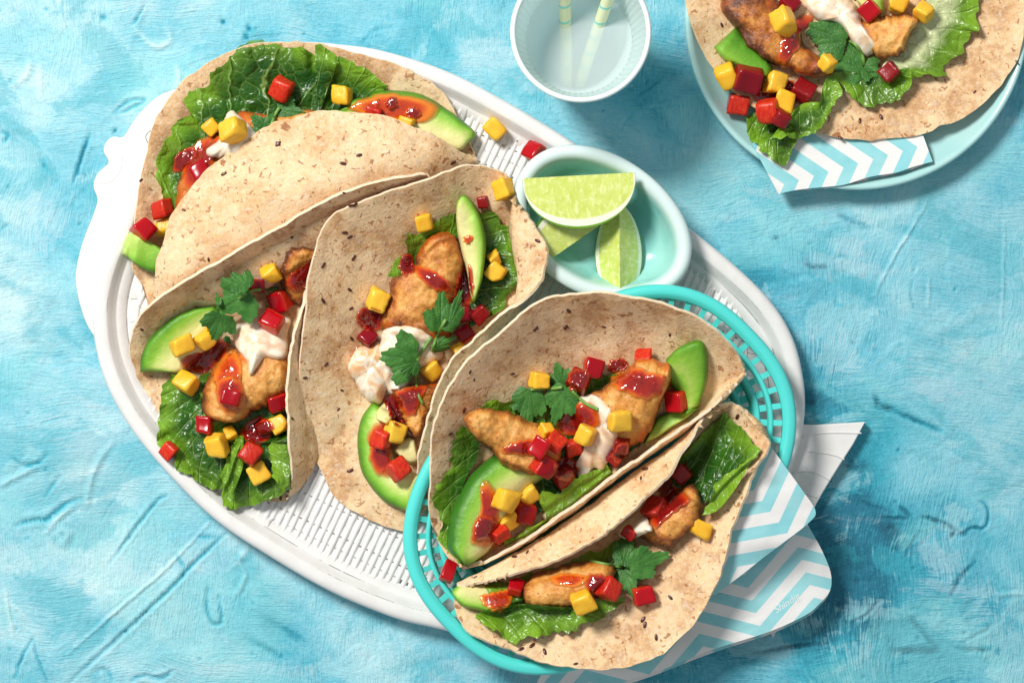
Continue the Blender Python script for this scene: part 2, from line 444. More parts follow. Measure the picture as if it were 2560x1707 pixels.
def m_ceramic(name, c1, c2, att=None):
    k = Kit(name); n = k.noise(22, 3, 0.5, 0.6)
    c = k.mix(k.step(n, 0.35, 0.65), c1, c2)
    if att: c = k.mix(k.attr(att), c, (0.66, 0.80, 0.79))
    k.set(Base_Color=c, Roughness=0.22, Specular_IOR_Level=0.5, Coat_Weight=0.25, Coat_Roughness=0.08)
    k.bump(k.noise(60, 2), 0.06, 0.001); return k.m
def m_napkin():
    k = Kit('chevron_paper')
    a = k.attr('na'); b = k.attr('nb'); ph = k.attr('half')
    tri = k.math('PINGPONG', b, ph)
    t = k.math('ADD', a, k.math('MULTIPLY', tri, k.attr('slope')))
    fr = k.math('FRACT', k.math('DIVIDE', t, k.attr('period')))
    n = k.noise(500, 3)
    st = k.step(k.math('ABSOLUTE', k.math('SUBTRACT', fr, 0.5)), 0.235, 0.262, 1.0, 0.0)
    teal = k.mix(k.step(k.noise(60, 3), 0.3, 0.7), (0.27, 0.66, 0.72), (0.36, 0.72, 0.76))
    c = k.mix(st, (0.86, 0.855, 0.845), teal)
    k.set(Base_Color=c, Roughness=0.75, Specular_IOR_Level=0.2)
    h = k.math('ADD', k.math('MULTIPLY', n, 0.4), k.noise(35, 4, 0.6))
    k.bump(h, 0.25, 0.0012); k.translucent(0.12, c); return k.m

MT = m_tortilla(); ML = m_lettuce(); MH = m_herb(); MS = m_stem(); MC = m_chicken(); MSA = m_sauce(); MCR = m_cream()
MA = m_avocado(); MM = m_mango(); MPS = m_pepper(True); MPF = m_pepper(False); MW = m_white(); MTB = m_table(); MN = m_napkin()
M_SEED = m_plain('flax_seed', (0.085, 0.022, 0.012), 0.3).m
M_DARK = m_plain('dark_groove', (0.10, 0.10, 0.10), 0.7).m

# ================================================================== THE SETTING: painted plaster board
VIEWS.update({'BL': (0, 1100, 2.5833), 'TL': (0, 0, 3.357), 'BR1': (1860, 480, 2.613), 'BR2': (1860, 1080, 2.5014)})
def build_table():
    st = 4.0
    xs = np.arange(-240, 2801, st); ys = np.arange(-220, 1921, st)
    X, Y = np.meshgrid(xs, ys, indexing='ij')
    wx = (fbm(X / 130, Y / 130, 3) - .5) * 110; wy = (fbm(X / 130, Y / 130, 9) - .5) * 110
    h = (fbm((X + wx) / 90, (Y + wy) / 90, 21, 5) - .5) * 2.6
    ang = fbm(X / 260, Y / 260, 33, 2) * 7
    U = (X * np.cos(0.6) + Y * np.sin(0.6)); Vv = (-X * np.sin(0.6) + Y * np.cos(0.6))
    rid = fbm((U + wx * .8) / 160, (Vv + wy * .8) / 17, 41, 3)
    h += (rid - .5) * 1.6 * np.clip(fbm(X / 180, Y / 180, 51, 2) * 2 - .6, 0, 1)
    # ledges where one pass of plaster overlaps another
    led = fbm((X + wx) / 210, (Y + wy) / 210, 61, 4); h += np.clip((led - .5) * 60, -1, 1) * 0.9
    led2 = fbm((X - wx) / 120, (Y + wy) / 120, 71, 3); h += np.clip((led2 - .56) * 50, 0, 1) * 1.1
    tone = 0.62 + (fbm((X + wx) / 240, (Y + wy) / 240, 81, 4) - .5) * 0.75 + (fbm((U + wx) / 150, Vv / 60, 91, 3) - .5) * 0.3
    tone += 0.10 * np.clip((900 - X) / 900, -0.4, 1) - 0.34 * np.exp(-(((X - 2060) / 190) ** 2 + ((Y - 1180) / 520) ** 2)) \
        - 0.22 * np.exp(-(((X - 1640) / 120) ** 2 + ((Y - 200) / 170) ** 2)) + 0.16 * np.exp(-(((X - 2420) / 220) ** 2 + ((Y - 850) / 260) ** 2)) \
        - 0.26 * np.exp(-(((X - 2150) / 480) ** 2 + ((Y - 1560) / 320) ** 2)) - 0.06 * np.clip((X - 1100) / 1400, 0, 1)  # darker tone right of the drinking glass paints in the shadow it casts
    stain = np.zeros_like(X)
    def stroke(k, pts, depth, w, dark=0.0, blue=0.0):
        P = spline(px(k, pts), max(8, 3 * len(pts)))
        x0, y0 = P.min(0) - 3 * w - 12; x1, y1 = P.max(0) + 3 * w + 12
        a, b = np.searchsorted(xs, [x0, x1]); c, d = np.searchsorted(ys, [y0, y1])
        if b <= a or d <= c: return
        gx, gy = X[a:b, c:d], Y[a:b, c:d]
        jx = (vn(gx / 9, gy / 9, 5) - .5) * 3.5; jy = (vn(gx / 9, gy / 9, 6) - .5) * 3.5
        best = np.full(gx.shape, 1e9); par = np.zeros(gx.shape)
        for i in range(len(P) - 1):
            p, q = P[i], P[i + 1]; dd = q - p; L2 = max(dd @ dd, 1e-6)
            t = np.clip(((gx + jx - p[0]) * dd[0] + (gy + jy - p[1]) * dd[1]) / L2, 0, 1)
            r = np.hypot(gx + jx - p[0] - t * dd[0], gy + jy - p[1] - t * dd[1])
            m = r < best; best = np.where(m, r, best); par = np.where(m, (i + t) / (len(P) - 1), par)
        tap = np.sqrt(np.clip(4 * par * (1 - par), 0.15, 1))
        g = np.exp(-(best / (w * .8)) ** 2) * tap
        h[a:b, c:d] += depth * g - 0.32 * depth * np.exp(-((best - 2.2 * w) / w) ** 2) * tap
        if depth < 0: tone[a:b, c:d] -= min(0.5, -depth * .09) * g
        else: tone[a:b, c:d] += min(.34, depth * .09) * g
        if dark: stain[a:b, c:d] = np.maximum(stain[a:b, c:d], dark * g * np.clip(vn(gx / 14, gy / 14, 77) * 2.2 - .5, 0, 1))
        if blue: tone[a:b, c:d] -= blue * g
    for k, pts, dp, w, dk, bl in [
        ('BL', [(440, 1568), (590, 1430), (870, 1180), (1100, 960), (1200, 850), (1330, 720), (1455, 605)], -7, 5, .25, .2),
        ('BL', [(430, 1385), (560, 1270), (860, 1010), (1050, 850), (1260, 630), (1350, 530)], 5, 4, 0, 0),
        ('BL', [(710, 790), (850, 600), (940, 480), (1010, 395), (1070, 358)], -6, 4.5, .25, .2),
        ('BL', [(560, 410), (590, 250), (640, 130), (720, 20)], 5, 7, 0, 0),
        ('BL', [(100, 550), (200, 520), (300, 510), (350, 470), (450, 400), (530, 380)], -6, 6, .1, .1),
        ('BL', [(300, 590), (400, 480), (470, 440)], 4, 6, 0, 0), ('BL', [(410, 680), (440, 600), (400, 580)], 5, 8, 0, 0),
        ('BL', [(1340, 960), (1335, 1080), (1370, 1180), (1430, 1170), (1410, 1010)], -5, 5, .15, .1),
        ('BL', [(1540, 800), (1585, 870), (1520, 1010)], 4, 5, 0, 0), ('BL', [(1140, 740), (1190, 830)], -4, 5, 0, .1),
        ('BL', [(1600, 680), (1540, 780), (1500, 830)], 3, 8, 0, 0), ('BL', [(1270, 625), (1400, 628)], -3, 5, 0, .1),
        ('BL', [(205, 1280), (130, 1430), (100, 1540)], -4, 4, 0, .1), ('BL', [(205, 1280), (250, 1430), (310, 1568)], -4, 4, 0, .1),
        ('BL', [(30, 970), (50, 1100), (85, 1270)], 4, 4, 0, 0), ('BL', [(70, 110), (150, 165), (260, 140), (300, 90)], -5, 5, 0, .1),
        ('BL', [(0, 290), (100, 240), (220, 180)], 5, 7, 0, 0), ('BL', [(850, 1545), (930, 1520), (1050, 1535), (1110, 1490)], -6, 5, .1, .1),
        ('BL', [(600, 1500), (680, 1480), (720, 1540)], -4, 6, .2, .1), ('BL', [(1680, 1130), (1800, 1200), (1960, 1290)], -1, 14, .1, .22),
        ('BL', [(1590, 1280), (1720, 1340), (1830, 1400)], -1, 9, .15, .25), ('BL', [(280, 380), (340, 290), (390, 230)], -3, 4, 0, .1),
        ('BL', [(870, 820), (874, 836)], -2, 5, 1.6, 0), ('BL', [(560, 1180), (578, 1178)], -2, 4, 1.2, 0), ('BL', [(1800, 1395), (1812, 1402)], -1, 5, 1.6, 0),
        ('TL', [(960, 950), (1020, 890), (1080, 850), (1200, 830), (1210, 850), (1140, 890), (1060, 930), (970, 950)], -6, 4, .1, .1),
        ('TL', [(750, 1130), (690, 1290), (640, 1460), (605, 1530)], -6, 5, .1, .15), ('TL', [(850, 130), (880, 165)], -7, 9, .2, .1),
        ('TL', [(1855, 170), (1885, 195)], -7, 7, .3, .2), ('TL', [(2080, 225), (2100, 260)], -6, 7, .1, .2), ('TL', [(2050, 280), (2075, 330)], -6, 7, .1, .2),
        ('TL', [(1210, 40), (1150, 160), (1110, 210)], -4, 4, 0, .1), ('TL', [(1130, 240), (1270, 370), (1340, 390), (1430, 340), (1400, 230)], 4, 8, 0, 0),
        ('TL', [(330, 1290), (370, 1390), (400, 1440)], -4, 5, 0, .1), ('TL', [(240, 520), (230, 620), (120, 720)], 4, 8, 0, 0),
        ('TL', [(320, 560), (340, 700), (330, 830)], 3, 9, 0, 0), ('TL', [(30, 1200), (60, 1130), (10, 1110)], -5, 5, 0, .1),
        ('TL', [(950, 1110), (975, 1080)], -5, 5, 1.0, 0), ('TL', [(1480, 560), (1500, 680), (1460, 740)], 4, 8, 0, 0),
        ('BR1', [(1200, 60), (1100, 230), (1000, 390), (930, 520), (850, 680)], 4, 4, 0, 0), ('BR1', [(1705, 200), (1690, 700), (1680, 900)], 3, 3, 0, 0),
        ('BR1', [(1100, 580), (1090, 660), (1110, 760)], -3, 3, .3, 0), ('BR1', [(1210, 560), (1205, 750)], 3, 4, 0, 0),
        ('BR1', [(860, 1340), (890, 1400), (970, 1420)], -6, 8, .8, .2), ('BR1', [(970, 1420), (1050, 1460), (1150, 1500), (1290, 1560)], -5, 7, .5, .3),
        ('BR1', [(400, 470), (480, 490), (550, 490)], -3, 6, .9, 0), ('BR1', [(620, 150), (720, 190), (820, 230)], -2, 8, .8, 0),
        ('BR1', [(190, 300), (220, 290)], -2, 7, .9, 0), ('BR1', [(600, 425), (660, 415)], -2, 5, .8, .1), ('BR1', [(380, 1340), (550, 1380)], -2, 26, .7, .1),
        ('BR2', [(700, 390), (760, 450), (890, 490)], -4, 4, .2, .1), ('BR2', [(830, 540), (1020, 540)], -4, 4, .3, .1), ('BR2', [(980, 470), (1040, 520)], -4, 5, .3, .1),
        ('BR2', [(1120, 530), (1220, 560), (1330, 610)], -6, 5, .7, .2), ('BR2', [(1290, 660), (1320, 630), (1390, 640)], -4, 6, .9, 0),
        ('BR2', [(1370, 650), (1420, 600), (1500, 600), (1530, 540), (1520, 460), (1470, 430)], -5, 4, .3, .1),
        ('BR2', [(60, 1380), (300, 1340), (520, 1320)], -5, 5, .6, .2), ('BR2', [(660, 1200), (760, 1150), (860, 1040)], -4, 4, .6, 0),
        ('BR2', [(1370, 1310), (1500, 1250), (1560, 1200)], -3, 4, .2, .1), ('BR2', [(1280, 1050), (1350, 920), (1440, 810)], -2, 6, 0, .3),
        ('BR2', [(1340, 1350), (1380, 1360), (1540, 1365)], -3, 6, .3, .2), ('BR2', [(920, 1370), (1060, 1365), (1220, 1370)], -2, 10, .3, .2),
        ('BR2', [(1050, 1170), (1220, 1360)], -4, 6, 0, .2), ('BR2', [(1000, 780), (1100, 620)], -3, 4, .3, 0), ('BR2', [(1580, 1015), (1751, 1010)], 4, 5, 0, 0),
        ('BR2', [(540, 560), (600, 520)], -2, 30, .6, .1), ('BR2', [(560, 1070), (600, 1040)], -3, 18, 1.0, .1), ('BR2', [(860, 580), (960, 640)], -2, 24, .7, 0),
        ('BR2', [(640, 210), (800, 230)], -2, 22, .6, 0), ('BR2', [(650, 930), (830, 930)], -2, 8, .7, 0), ('BR2', [(1080, 1275), (1100, 1290)], -3, 6, .2, .1)]:
        stroke(k, pts, dp, w, dk, bl)
    for i in range(70):
        x, y = RNG.uniform(-100, 2660), RNG.uniform(-100, 1800); a = RNG.choice([0.9, 1.1, 2.3, 0.6, 1.6, 1.3]) + RNG.normal(0, .3); L = RNG.uniform(20, 120)
        VIEWS['R'] = (0, 0, 1.0); c = RNG.normal(0, .2)
        stroke('R', [(x, y), (x + L * .5 * np.cos(a), y - L * .5 * np.sin(a)), (x + L * np.cos(a + c), y - L * np.sin(a + c))], RNG.choice([-1.6, -1.1, 1.6, 2.2]), RNG.uniform(3, 4.5), 0, 0)
    for i in range(90):
        x, y = RNG.uniform(-100, 2660), RNG.uniform(-100, 1800)
        stroke('R', [(x, y), (x + RNG.uniform(-8, 8), y + RNG.uniform(-8, 8))], -3.5, RNG.uniform(2.5, 4.5), RNG.uniform(0, .9) if x > 1700 else RNG.uniform(0, .3), .1)
    brush = np.clip((fbm(X / 170, Y / 170, 101, 3) - .5) * 4 + .5, 0, 1)
    h -= h.max() * 0.6
    V = np.stack([X - CX, -(Y - CY), np.minimum(h, 2.5)], -1)
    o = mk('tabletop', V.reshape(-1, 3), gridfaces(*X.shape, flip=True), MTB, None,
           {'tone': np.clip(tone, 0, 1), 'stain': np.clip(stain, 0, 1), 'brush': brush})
    tag(o, 'rough plaster tabletop painted in streaky turquoise and pale blue', 'tabletop', kind='structure')
build_table()

# ------------------------------------------------------------------ ring tools
def loop_true(C, z):
    return T(C[:, 0], C[:, 1], z)[:, :2]
def loop_off(C, d):
    t = np.roll(C, -1, 0) - np.roll(C, 1, 0); t /= np.linalg.norm(t, axis=1, keepdims=True)
    n = np.stack([-t[:, 1], t[:, 0]], 1)
    area_ = np.sum(C[:, 0] * np.roll(C[:, 1], -1) - np.roll(C[:, 0], -1) * C[:, 1])
    if area_ < 0: n = -n
    return C + n * d
def ringsolid(C, prof, closed=True):
    """sweep a profile of (inward offset, z) round the closed plan curve C"""
    P = np.stack([np.c_[loop_off(C, d), np.full(len(C), z)] for d, z in prof], 1)
    n, m, _ = P.shape
    i, j = np.meshgrid(np.arange(n), np.arange(m if closed else m - 1), indexing='ij')
    i2, j2 = (i + 1) % n, (j + 1) % m
    F = np.stack([i * m + j, i2 * m + j, i2 * m + j2, i * m + j2], -1).reshape(-1, 4)
    return P.reshape(-1, 3), F
def disc(C, z, rings=6, zc=None, under=None):
    c = C.mean(0); zc = z if zc is None else zc
    P = np.stack([np.c_[c + (C - c) * t, np.full(len(C), zc + (z - zc) * t ** 2)] for t in np.linspace(0.001, 1, rings)], 1)
    n, m, _ = P.shape
    return P.reshape(-1, 3), gridfaces(n, m, wrap=True, flip=True)
def joinVF(parts):
    V = []; F = []; o = 0
    for v, f in parts:
        V.append(np.asarray(v)); F += [tuple(int(i) + o for i in q) for q in f]; o += len(v)
    return np.vstack(V), F
def sheet_poly(C, z0, z1, bev=4):
    """solid board with a plan outline, small rounded edge"""
    prof = [(0, z0), (0, z1 - bev), (bev * .4, z1 - bev * .4), (bev, z1)]
    V1, F1 = ringsolid(C, prof, closed=False)
    Ci = loop_off(C, bev)
    n = len(C); c = len(V1)
    return V1, [tuple(f) for f in F1] + [tuple(range(3, 4 * n, 4))]

# ================================================================== TRAY shaped like a fish
TRAY = empty('fish_tray', T(1080, 880, 0), 'white painted wooden serving tray shaped like a fish with woven base', 'tray')
outer = spline(px('D', [(690, 96), (780, 101), (880, 116), (1020, 160), (1150, 225), (1300, 315), (1450, 420), (1580, 520), (1690, 610), (1770, 690), (1820, 770), (1845, 860), (1850, 945), (1835, 1030), (1795, 1130), (1730, 1230), (1640, 1330), (1500, 1420), (1350, 1465), (1150, 1472), (985, 1440), (900, 1418), (760, 1360), (620, 1280), (500, 1200), (400, 1105), (310, 1000), (250, 900), (220, 810), (211, 730), (216, 665), (235, 595), (265, 520), (305, 430), (370, 300), (460, 185), (570, 118)]), 260, True)
OUT = loop_true(outer, 72)
prof = [(2, 6), (0, 20), (0, 58), (3, 68), (9, 74), (18, 76), (33, 74), (36.4, 72.4), (37.2, 71.8), (38, 71), (46, 60), (54, 47), (56.4, 45.2), (57, 45), (57.6, 44.8), (78, 41), (79.2, 37.6), (80, 36.6), (80.8, 35.6), (84, 30), (84, 6)]
V, F = ringsolid(OUT, prof)
n, m = len(OUT), len(prof)
wear = np.zeros((n, m)); th = np.linspace(0, 1, n)
wear[:, 8] = np.clip(vn(th * 30, th * 0, 3) * 3 - 1.3, 0, 1); wear[:, 17] = np.clip(vn(th * 34, th * 0 + 5, 8) * 3 - 1.1, 0, 1); wear[:, 12] = np.clip(vn(th * 22, th * 0 + 2, 18) * 3 - 1.5, 0, 1)
mk('rim', V, F, MW, TRAY, {'wear': wear})
register(V, F)
V, F = disc(loop_off(OUT, 83), 30, 6)
mk('base_board', V, F, MW, TRAY, {'wear': np.zeros(len(V))})
V, F = disc(loop_off(OUT, 83), 44, 4); register(V, F)

weave = spline(px('D', [(325, 870), (395, 1035), (448, 1112), (556, 1192), (715, 1272), (875, 1330), (1100, 1385), (1400, 1350), (1600, 1140), (1700, 930), (1712, 790), (1690, 705), (1650, 645), (1578, 556), (1450, 462), (1300, 366), (1198, 298), (1031, 230), (800, 190), (500, 300), (380, 500), (318, 700)]), 240, True)
WV = loop_true(weave, 42)
def chord(C, p, d):
    """longest stretch of the line p + t d inside the closed plan curve C"""
    a = C; b = np.roll(C, -1, 0); e = b - a; den = d[0] * e[:, 1] - d[1] * e[:, 0]
    w = a - p; t = (w[:, 0] * e[:, 1] - w[:, 1] * e[:, 0]) / den; s = (w[:, 0] * d[1] - w[:, 1] * d[0]) / den
    t = t[(s >= 0) & (s < 1)]
    return (t.min(), t.max()) if len(t) > 1 else None
rd = np.array([0.43, 0.90]); rd /= np.linalg.norm(rd); rp = np.array([rd[1], -rd[0]]); wc = WV.mean(0)
for i in range(-48, 49):
    p = wc + rp * (i * 18.2 + RNG.normal(0, .7)); c = chord(WV, p, rd)
    if c is None or c[1] - c[0] < 40: continue
    a, b = c; k = max(6, int((b - a) / 14)); s = np.linspace(a, b, k)
    absu = s + 4000
    z = 39 + 0.9 * np.cos(absu / 30 * math.pi + (i % 2) * math.pi) + RNG.normal(0, .35)
    wv = 7.4 + RNG.normal(0, .35)
    cr = [(-1, 0), (-.75, .6), (0, 1), (.75, .6), (1, 0)]
    P = np.stack([np.c_[p + np.outer(s, rd) + rp * (o * wv), z - 5 + 10 * q] for o, q in cr], 1)
    V, F = P.reshape(-1, 3), gridfaces(k, 5, flip=True)
    mk('reed', V, F, MW, TRAY, {'wear': np.full(len(V), float(RNG.random() < .12) * .5)})
for i in range(-60, 61):
    p = wc + rd * (i * 30.0 + RNG.normal(0, 1)); c = chord(WV, p, rp)
    if c is None or c[1] - c[0] < 60: continue
    a, b = c; w_ = 14.3
    P = np.array([[p + rp * a - rd * w_, p + rp * a + rd * w_], [p + rp * b - rd * w_, p + rp * b + rd * w_]])
    Vt = np.concatenate([P, np.full((2, 2, 1), 38.6)], -1); Vb = Vt.copy(); Vb[..., 2] = 31
    V, F, _ = closed_grid(Vt, Vb)
    mk('weft_strip', V, F, MW, TRAY, {'wear': np.zeros(len(V))}, smooth=False)
# plain tiles between the weave and the rim
INN = loop_off(OUT, 86); NP = 64; iw = np.linspace(0, len(INN), NP + 1).astype(int)
for a in range(NP):
    ids = np.arange(iw[a], iw[a + 1] + 1) % len(INN); q = INN[ids]
    d2 = np.linalg.norm(q[:, None] - WV[None], axis=-1); r = WV[d2.argmin(1)]
    if d2.min(1).max() < 16: continue
    g = (q[-1] - q[0]) / np.linalg.norm(q[-1] - q[0])
    q = q.copy(); r = r.copy(); q[0] += g * .7; q[-1] -= g * .7; r[0] += g * .7; r[-1] -= g * .7
    zt = 38 + RNG.normal(0, .5)
    Pt = np.stack([np.c_[q, np.full(len(q), zt)], np.c_[r, np.full(len(q), zt)]], 1); Pb = Pt.copy(); Pb[..., 2] = 31
    V, F, _ = closed_grid(Pt, Pb)
    mk('floor_tile', V, F, MW, TRAY, {'wear': np.zeros(len(V))}, smooth=False)
# line of the weave border
V, F = ringsolid(WV, [(-4, 32), (-4, 40), (0, 42), (4, 40), (4, 32)])
mk('weave_border', V, F, MW, TRAY, {'wear': np.zeros(len(V))})

hb = spline(px('D', [(470, 180), (425, 201), (395, 208), (360, 224), (325, 256), (300, 290), (283, 315), (262, 314), (246, 324), (238, 348), (250, 372), (238, 386), (222, 403), (215, 430), (224, 458), (216, 490), (196, 540), (181, 590), (174, 640), (184, 700), (207, 758), (250, 800), (330, 760), (420, 600), (500, 400), (530, 260)]), 200, True)
HB = loop_true(hb, 30)
V, F = sheet_poly(HB, 4, 34)
mk('head_board', V, F, MW, TRAY, {'wear': np.zeros(len(V))}, smooth=False)
def groove(k, pts, z, r, parent, name, mat, nn=30, dz=0.0, closed=False):
    P = spline(px(k, pts), nn, closed); 
    if closed: P = np.vstack([P, P[:1]])
    V, F = tube(T(P[:, 0], P[:, 1], z + dz), r, 6); mk(name, V, F, mat, parent)
VIEWS['H'] = (180, 200, 5.2267)
groove('H', [(1085, 660), (1010, 675), (965, 740), (985, 810), (1020, 855), (1100, 860), (1160, 800), (1150, 700)], 33.6, 1.2, TRAY, 'eye_ring', M_DARK, 50, 0, True)
m_gr = m_plain('soft_groove', (0.52, 0.51, 0.50), 0.6).m
groove('H', [(320, 1362), (440, 1355), (560, 1290), (640, 1170), (662, 1000)], 33.6, 1.1, TRAY, 'mouth_line', m_gr)
groove('H', [(500, 1040), (495, 1080), (470, 1105)], 33.6, 1.1, TRAY, 'mouth_line', m_gr)
tf = spline(px('D', [(1760, 960), (1850, 975), (1920, 973)]), 8)
tf = np.vstack([tf, px('D', [(1987, 969)]), spline(px('D', [(1960, 1020), (1915, 1090), (1872, 1163), (1845, 1230)]), 10), spline(px('D', [(1835, 1290), (1805, 1400)]), 5), px('D', [(1776, 1464)]), spline(px('D', [(1745, 1410), (1690, 1280), (1650, 1150)]), 8)])
V, F = sheet_poly(loop_true(tf, 34), 4, 36, 3)
mk('tail_fin', V, F, MW, TRAY, {'wear': np.zeros(len(V))}, smooth=False)
for g in ([(1590, 600), (1700, 575), (1850, 568), (2050, 572)], [(1640, 712), (1740, 725), (1840, 745), (1915, 778)], [(1510, 884), (1600, 868), (1700, 885), (1805, 940)], [(1480, 1035), (1600, 1040), (1700, 1075)]):
    groove('J6', g, 36.3, 2.4, TRAY, 'fin_ridge', MW)

# ================================================================== PLATE, BOWL, CUP
m_pl = m_ceramic('pale_aqua_glaze', (0.36, 0.64, 0.645), (0.43, 0.69, 0.68))
PLATE = empty('plate', T(2142, 46, 0), 'round pale aqua plate with a raised rim under the open tortilla', 'plate')
ang = np.linspace(0, 2 * np.pi, 160, endpoint=False)
pc = T(1968 / .91875, 42 / .91875, 62)[:2]; pr = 395 / .91875 * (1 - 62 / HC)
PC = pc + pr * np.stack([np.cos(ang), np.sin(ang)], 1)
V, F = ringsolid(PC, [(120, 4), (60, 8), (14, 42), (2, 56), (0, 62), (4, 67), (10, 67), (18, 60), (30, 46), (52, 34), (90, 28), (130, 27)], False)
mk('rim', V, F, m_pl, PLATE); register(V, F)
V, F = disc(loop_off(PC, 128), 27.2, 5); mk('centre', V, F, m_pl, PLATE); register(V, F)

m_bo = m_ceramic('mint_glaze', (0.20, 0.56, 0.55), (0.33, 0.67, 0.62), 'lip')
BOWL = empty('small_bowl', T(1502, 560, 30), 'small oval mint green ceramic bowl holding the lime wedges', 'bowl')
bc = T(1380 / .91875, 516 / .91875, 150)[:2]; ea = 222 / .91875 * .975; eb = 161 / .91875 * .975
e1 = np.array([.84, -.54]); e1 /= np.linalg.norm(e1); e2 = np.array([e1[1], -e1[0]])
wob = 1 + .018 * np.cos(3 * ang + 1) 
BC = bc + (wob * ea * np.cos(ang))[:, None] * e1 + (wob * eb * np.sin(ang))[:, None] * e2
pb = [(62, 44), (46, 50), (22, 80), (6, 120), (0, 142), (3, 150), (10, 155), (20, 156), (29, 152), (36, 142), (43, 122), (56, 92), (76, 68), (98, 58), (116, 56)]
V, F = ringsolid(BC, pb, False); lip = np.tile([0, 0, 0, .6, 1, 1, 1, 1, 1, .6, .1, 0, 0, 0, 0], (len(BC), 1))
mk('wall', V, F, m_bo, BOWL, {'lip': lip}); register(V, F)
V, F = disc(loop_off(BC, 115), 56, 5, 54); mk('floor', V, F, m_bo, BOWL, {'lip': np.zeros(len(V))}); register(V, F)
V, F = ringsolid(BC, [(60, 42), (66, 42), (70, 46), (62, 46)]); mk('foot', V, F, m_bo, BOWL, {'lip': np.zeros(len(V))})

k = Kit('frosted_glass'); k.set(Base_Color=(0.80, 0.93, 0.92), Roughness=0.18, Specular_IOR_Level=0.6); k.translucent(0.45, (0.85, 0.96, 0.95))
mxs = k.n.new('ShaderNodeMixShader'); tr = k.n.new('ShaderNodeBsdfTransparent'); mxs.inputs[0].default_value = 0.16
src = k.out.inputs[0].links[0].from_socket; k.l.new(src, mxs.inputs[1]); k.l.new(tr.outputs[0], mxs.inputs[2]); k.l.new(mxs.outputs[0], k.out.inputs[0]); m_gl = k.m
CUP = empty('drinking_glass', (161.5, 726, 0), 'frosted pale green ribbed drinking glass with two striped straws', 'glass')
na = 240; an = np.linspace(0, 2 * np.pi, na, endpoint=False)
pg = [(0.01, 3), (96, 2), (101, 6), (104, 14), (164, 352), (165, 360), (162, 366), (156, 364), (152, 354), (98, 24), (90, 16), (0.01, 15)]
P = np.stack([np.c_[161.5 + (r - (1.6 * np.cos(60 * an) if 8 <= i <= 9 else 0)) * np.cos(an), 726 + (r - (1.6 * np.cos(60 * an) if 8 <= i <= 9 else 0)) * np.sin(an), np.full(na, z)] for i, (r, z) in enumerate(pg)], 1)
mk('cup', P.reshape(-1, 3), gridfaces(na, len(pg), wrap=True), m_gl, CUP)
Crim = np.stack([161.5 + 165 * np.cos(an), 726 + 165 * np.sin(an)], 1)
V, F = ringsolid(Crim, [(0, 358), (-1, 364), (3, 369), (10, 368), (12, 362), (8, 357)]); m_rimg = m_plain('pale_glass_rim', (0.80, 0.92, 0.92), 0.15).m
mk('rim', V, F, m_rimg, CUP)
k = Kit('cloudy_water'); k.set(Base_Color=(0.86, 0.95, 0.96), Roughness=0.05); k.clear(0.58)
CW = np.stack([161.5 + 128 * np.cos(ang), 726 + 128 * np.sin(ang)], 1); V, F = disc(CW, 210, 5)
mk('water', V, F, k.m, CUP)
def straw(pts, label):
    k = Kit('striped_straw'); sp = k.math('FRACT', k.math('ADD', k.math('DIVIDE', k.attr('len'), 54.0), k.attr('turn')))
    c = k.mix(k.step(k.math('ABSOLUTE', k.math('SUBTRACT', sp, 0.5)), 0.06, 0.085, 1, 0), (0.80, 0.83, 0.52), (0.28, 0.70, 0.62)); k.set(Base_Color=c, Roughness=0.4)
    p = np.array(pts, float); t = np.linspace(0, 1, 40)[:, None]; A = T(*p[0]); B = T(*p[1]); P = A + (B - A) * t
    V, F = tube(P, 13.5, 16, False); L = np.repeat(np.linalg.norm(P - P[0], axis=1), 16); tr_ = np.tile(np.arange(16) / 16, 40)
    o = mk('drinking_straw', V, F, k.m, None, {'len': L, 'turn': tr_ * .35}); sd = o.modifiers.new('wall', 'SOLIDIFY'); sd.thickness = 1.2 * S; sd.offset = -1
    tag(o, label, 'straw', 'striped straws standing in the glass')
straw([(1417, 214, 22), (1408, -190, 470)], 'upright yellow straw with thin green bands in the glass')
straw([(1447, 214, 22), (1583, -190, 470)], 'slanting yellow straw with thin green bands in the glass')

# ================================================================== BASKET
m_ba = Kit('turquoise_plastic'); m_ba.set(Base_Color=(0.085, 0.66, 0.62), Roughness=0.33, Specular_IOR_Level=0.5); m_ba.sss(0.15, (0.4, 1, 1), 0.003); m_ba = m_ba.m
BASK = empty('food_basket', T(1500, 1200, 78), 'oval turquoise plastic basket with slotted sides holding two tacos', 'basket')
d1 = np.array([.717, .697]); d2_ = np.array([.697, -.717]); na = 220; an = np.linspace(0, 2 * np.pi, na, endpoint=False)
f = 1 - 180 / HC; bcn = T(1378 / .91875, 1102 / .91875, 180)[:2]
sup = lambda c: np.sign(c) * np.abs(c) ** (2 / 2.5)
BO = bcn + (491 / .91875 * f * sup(np.cos(an)))[:, None] * d1 + (338 / .91875 * f * sup(np.sin(an)))[:, None] * d2_
BO = spline(BO, na, True)
V, F = ringsolid(BO, [(0, 160), (-2, 168), (1, 177), (6, 181), (18, 182), (25, 180), (28, 176), (30, 175), (32, 173), (33, 162), (28, 162), (25, 170), (8, 172), (4, 162)])
mk('rim', V, F, m_ba, BASK)
wall = lambda t: (31 + 129 * t ** 0.9, 166 - 80 * t)
for t0, t1 in ((.14, .21), (.36, .50), (.66, .80), (.92, 1.0)):
    a, b = wall(t0), wall(t1); V, F = ringsolid(BO, [(a[0], a[1]), (a[0] + 5, a[1] + 3), (b[0] + 5, b[1] + 3), b, ((a[0] + b[0]) / 2 - 5, (a[1] + b[1]) / 2 - 3)])
    mk('wall_band', V, F, m_ba, BASK)
nr = 60; Lc = np.r_[0, np.cumsum(np.linalg.norm(np.diff(np.vstack([BO, BO[:1]]), axis=0), axis=1))]
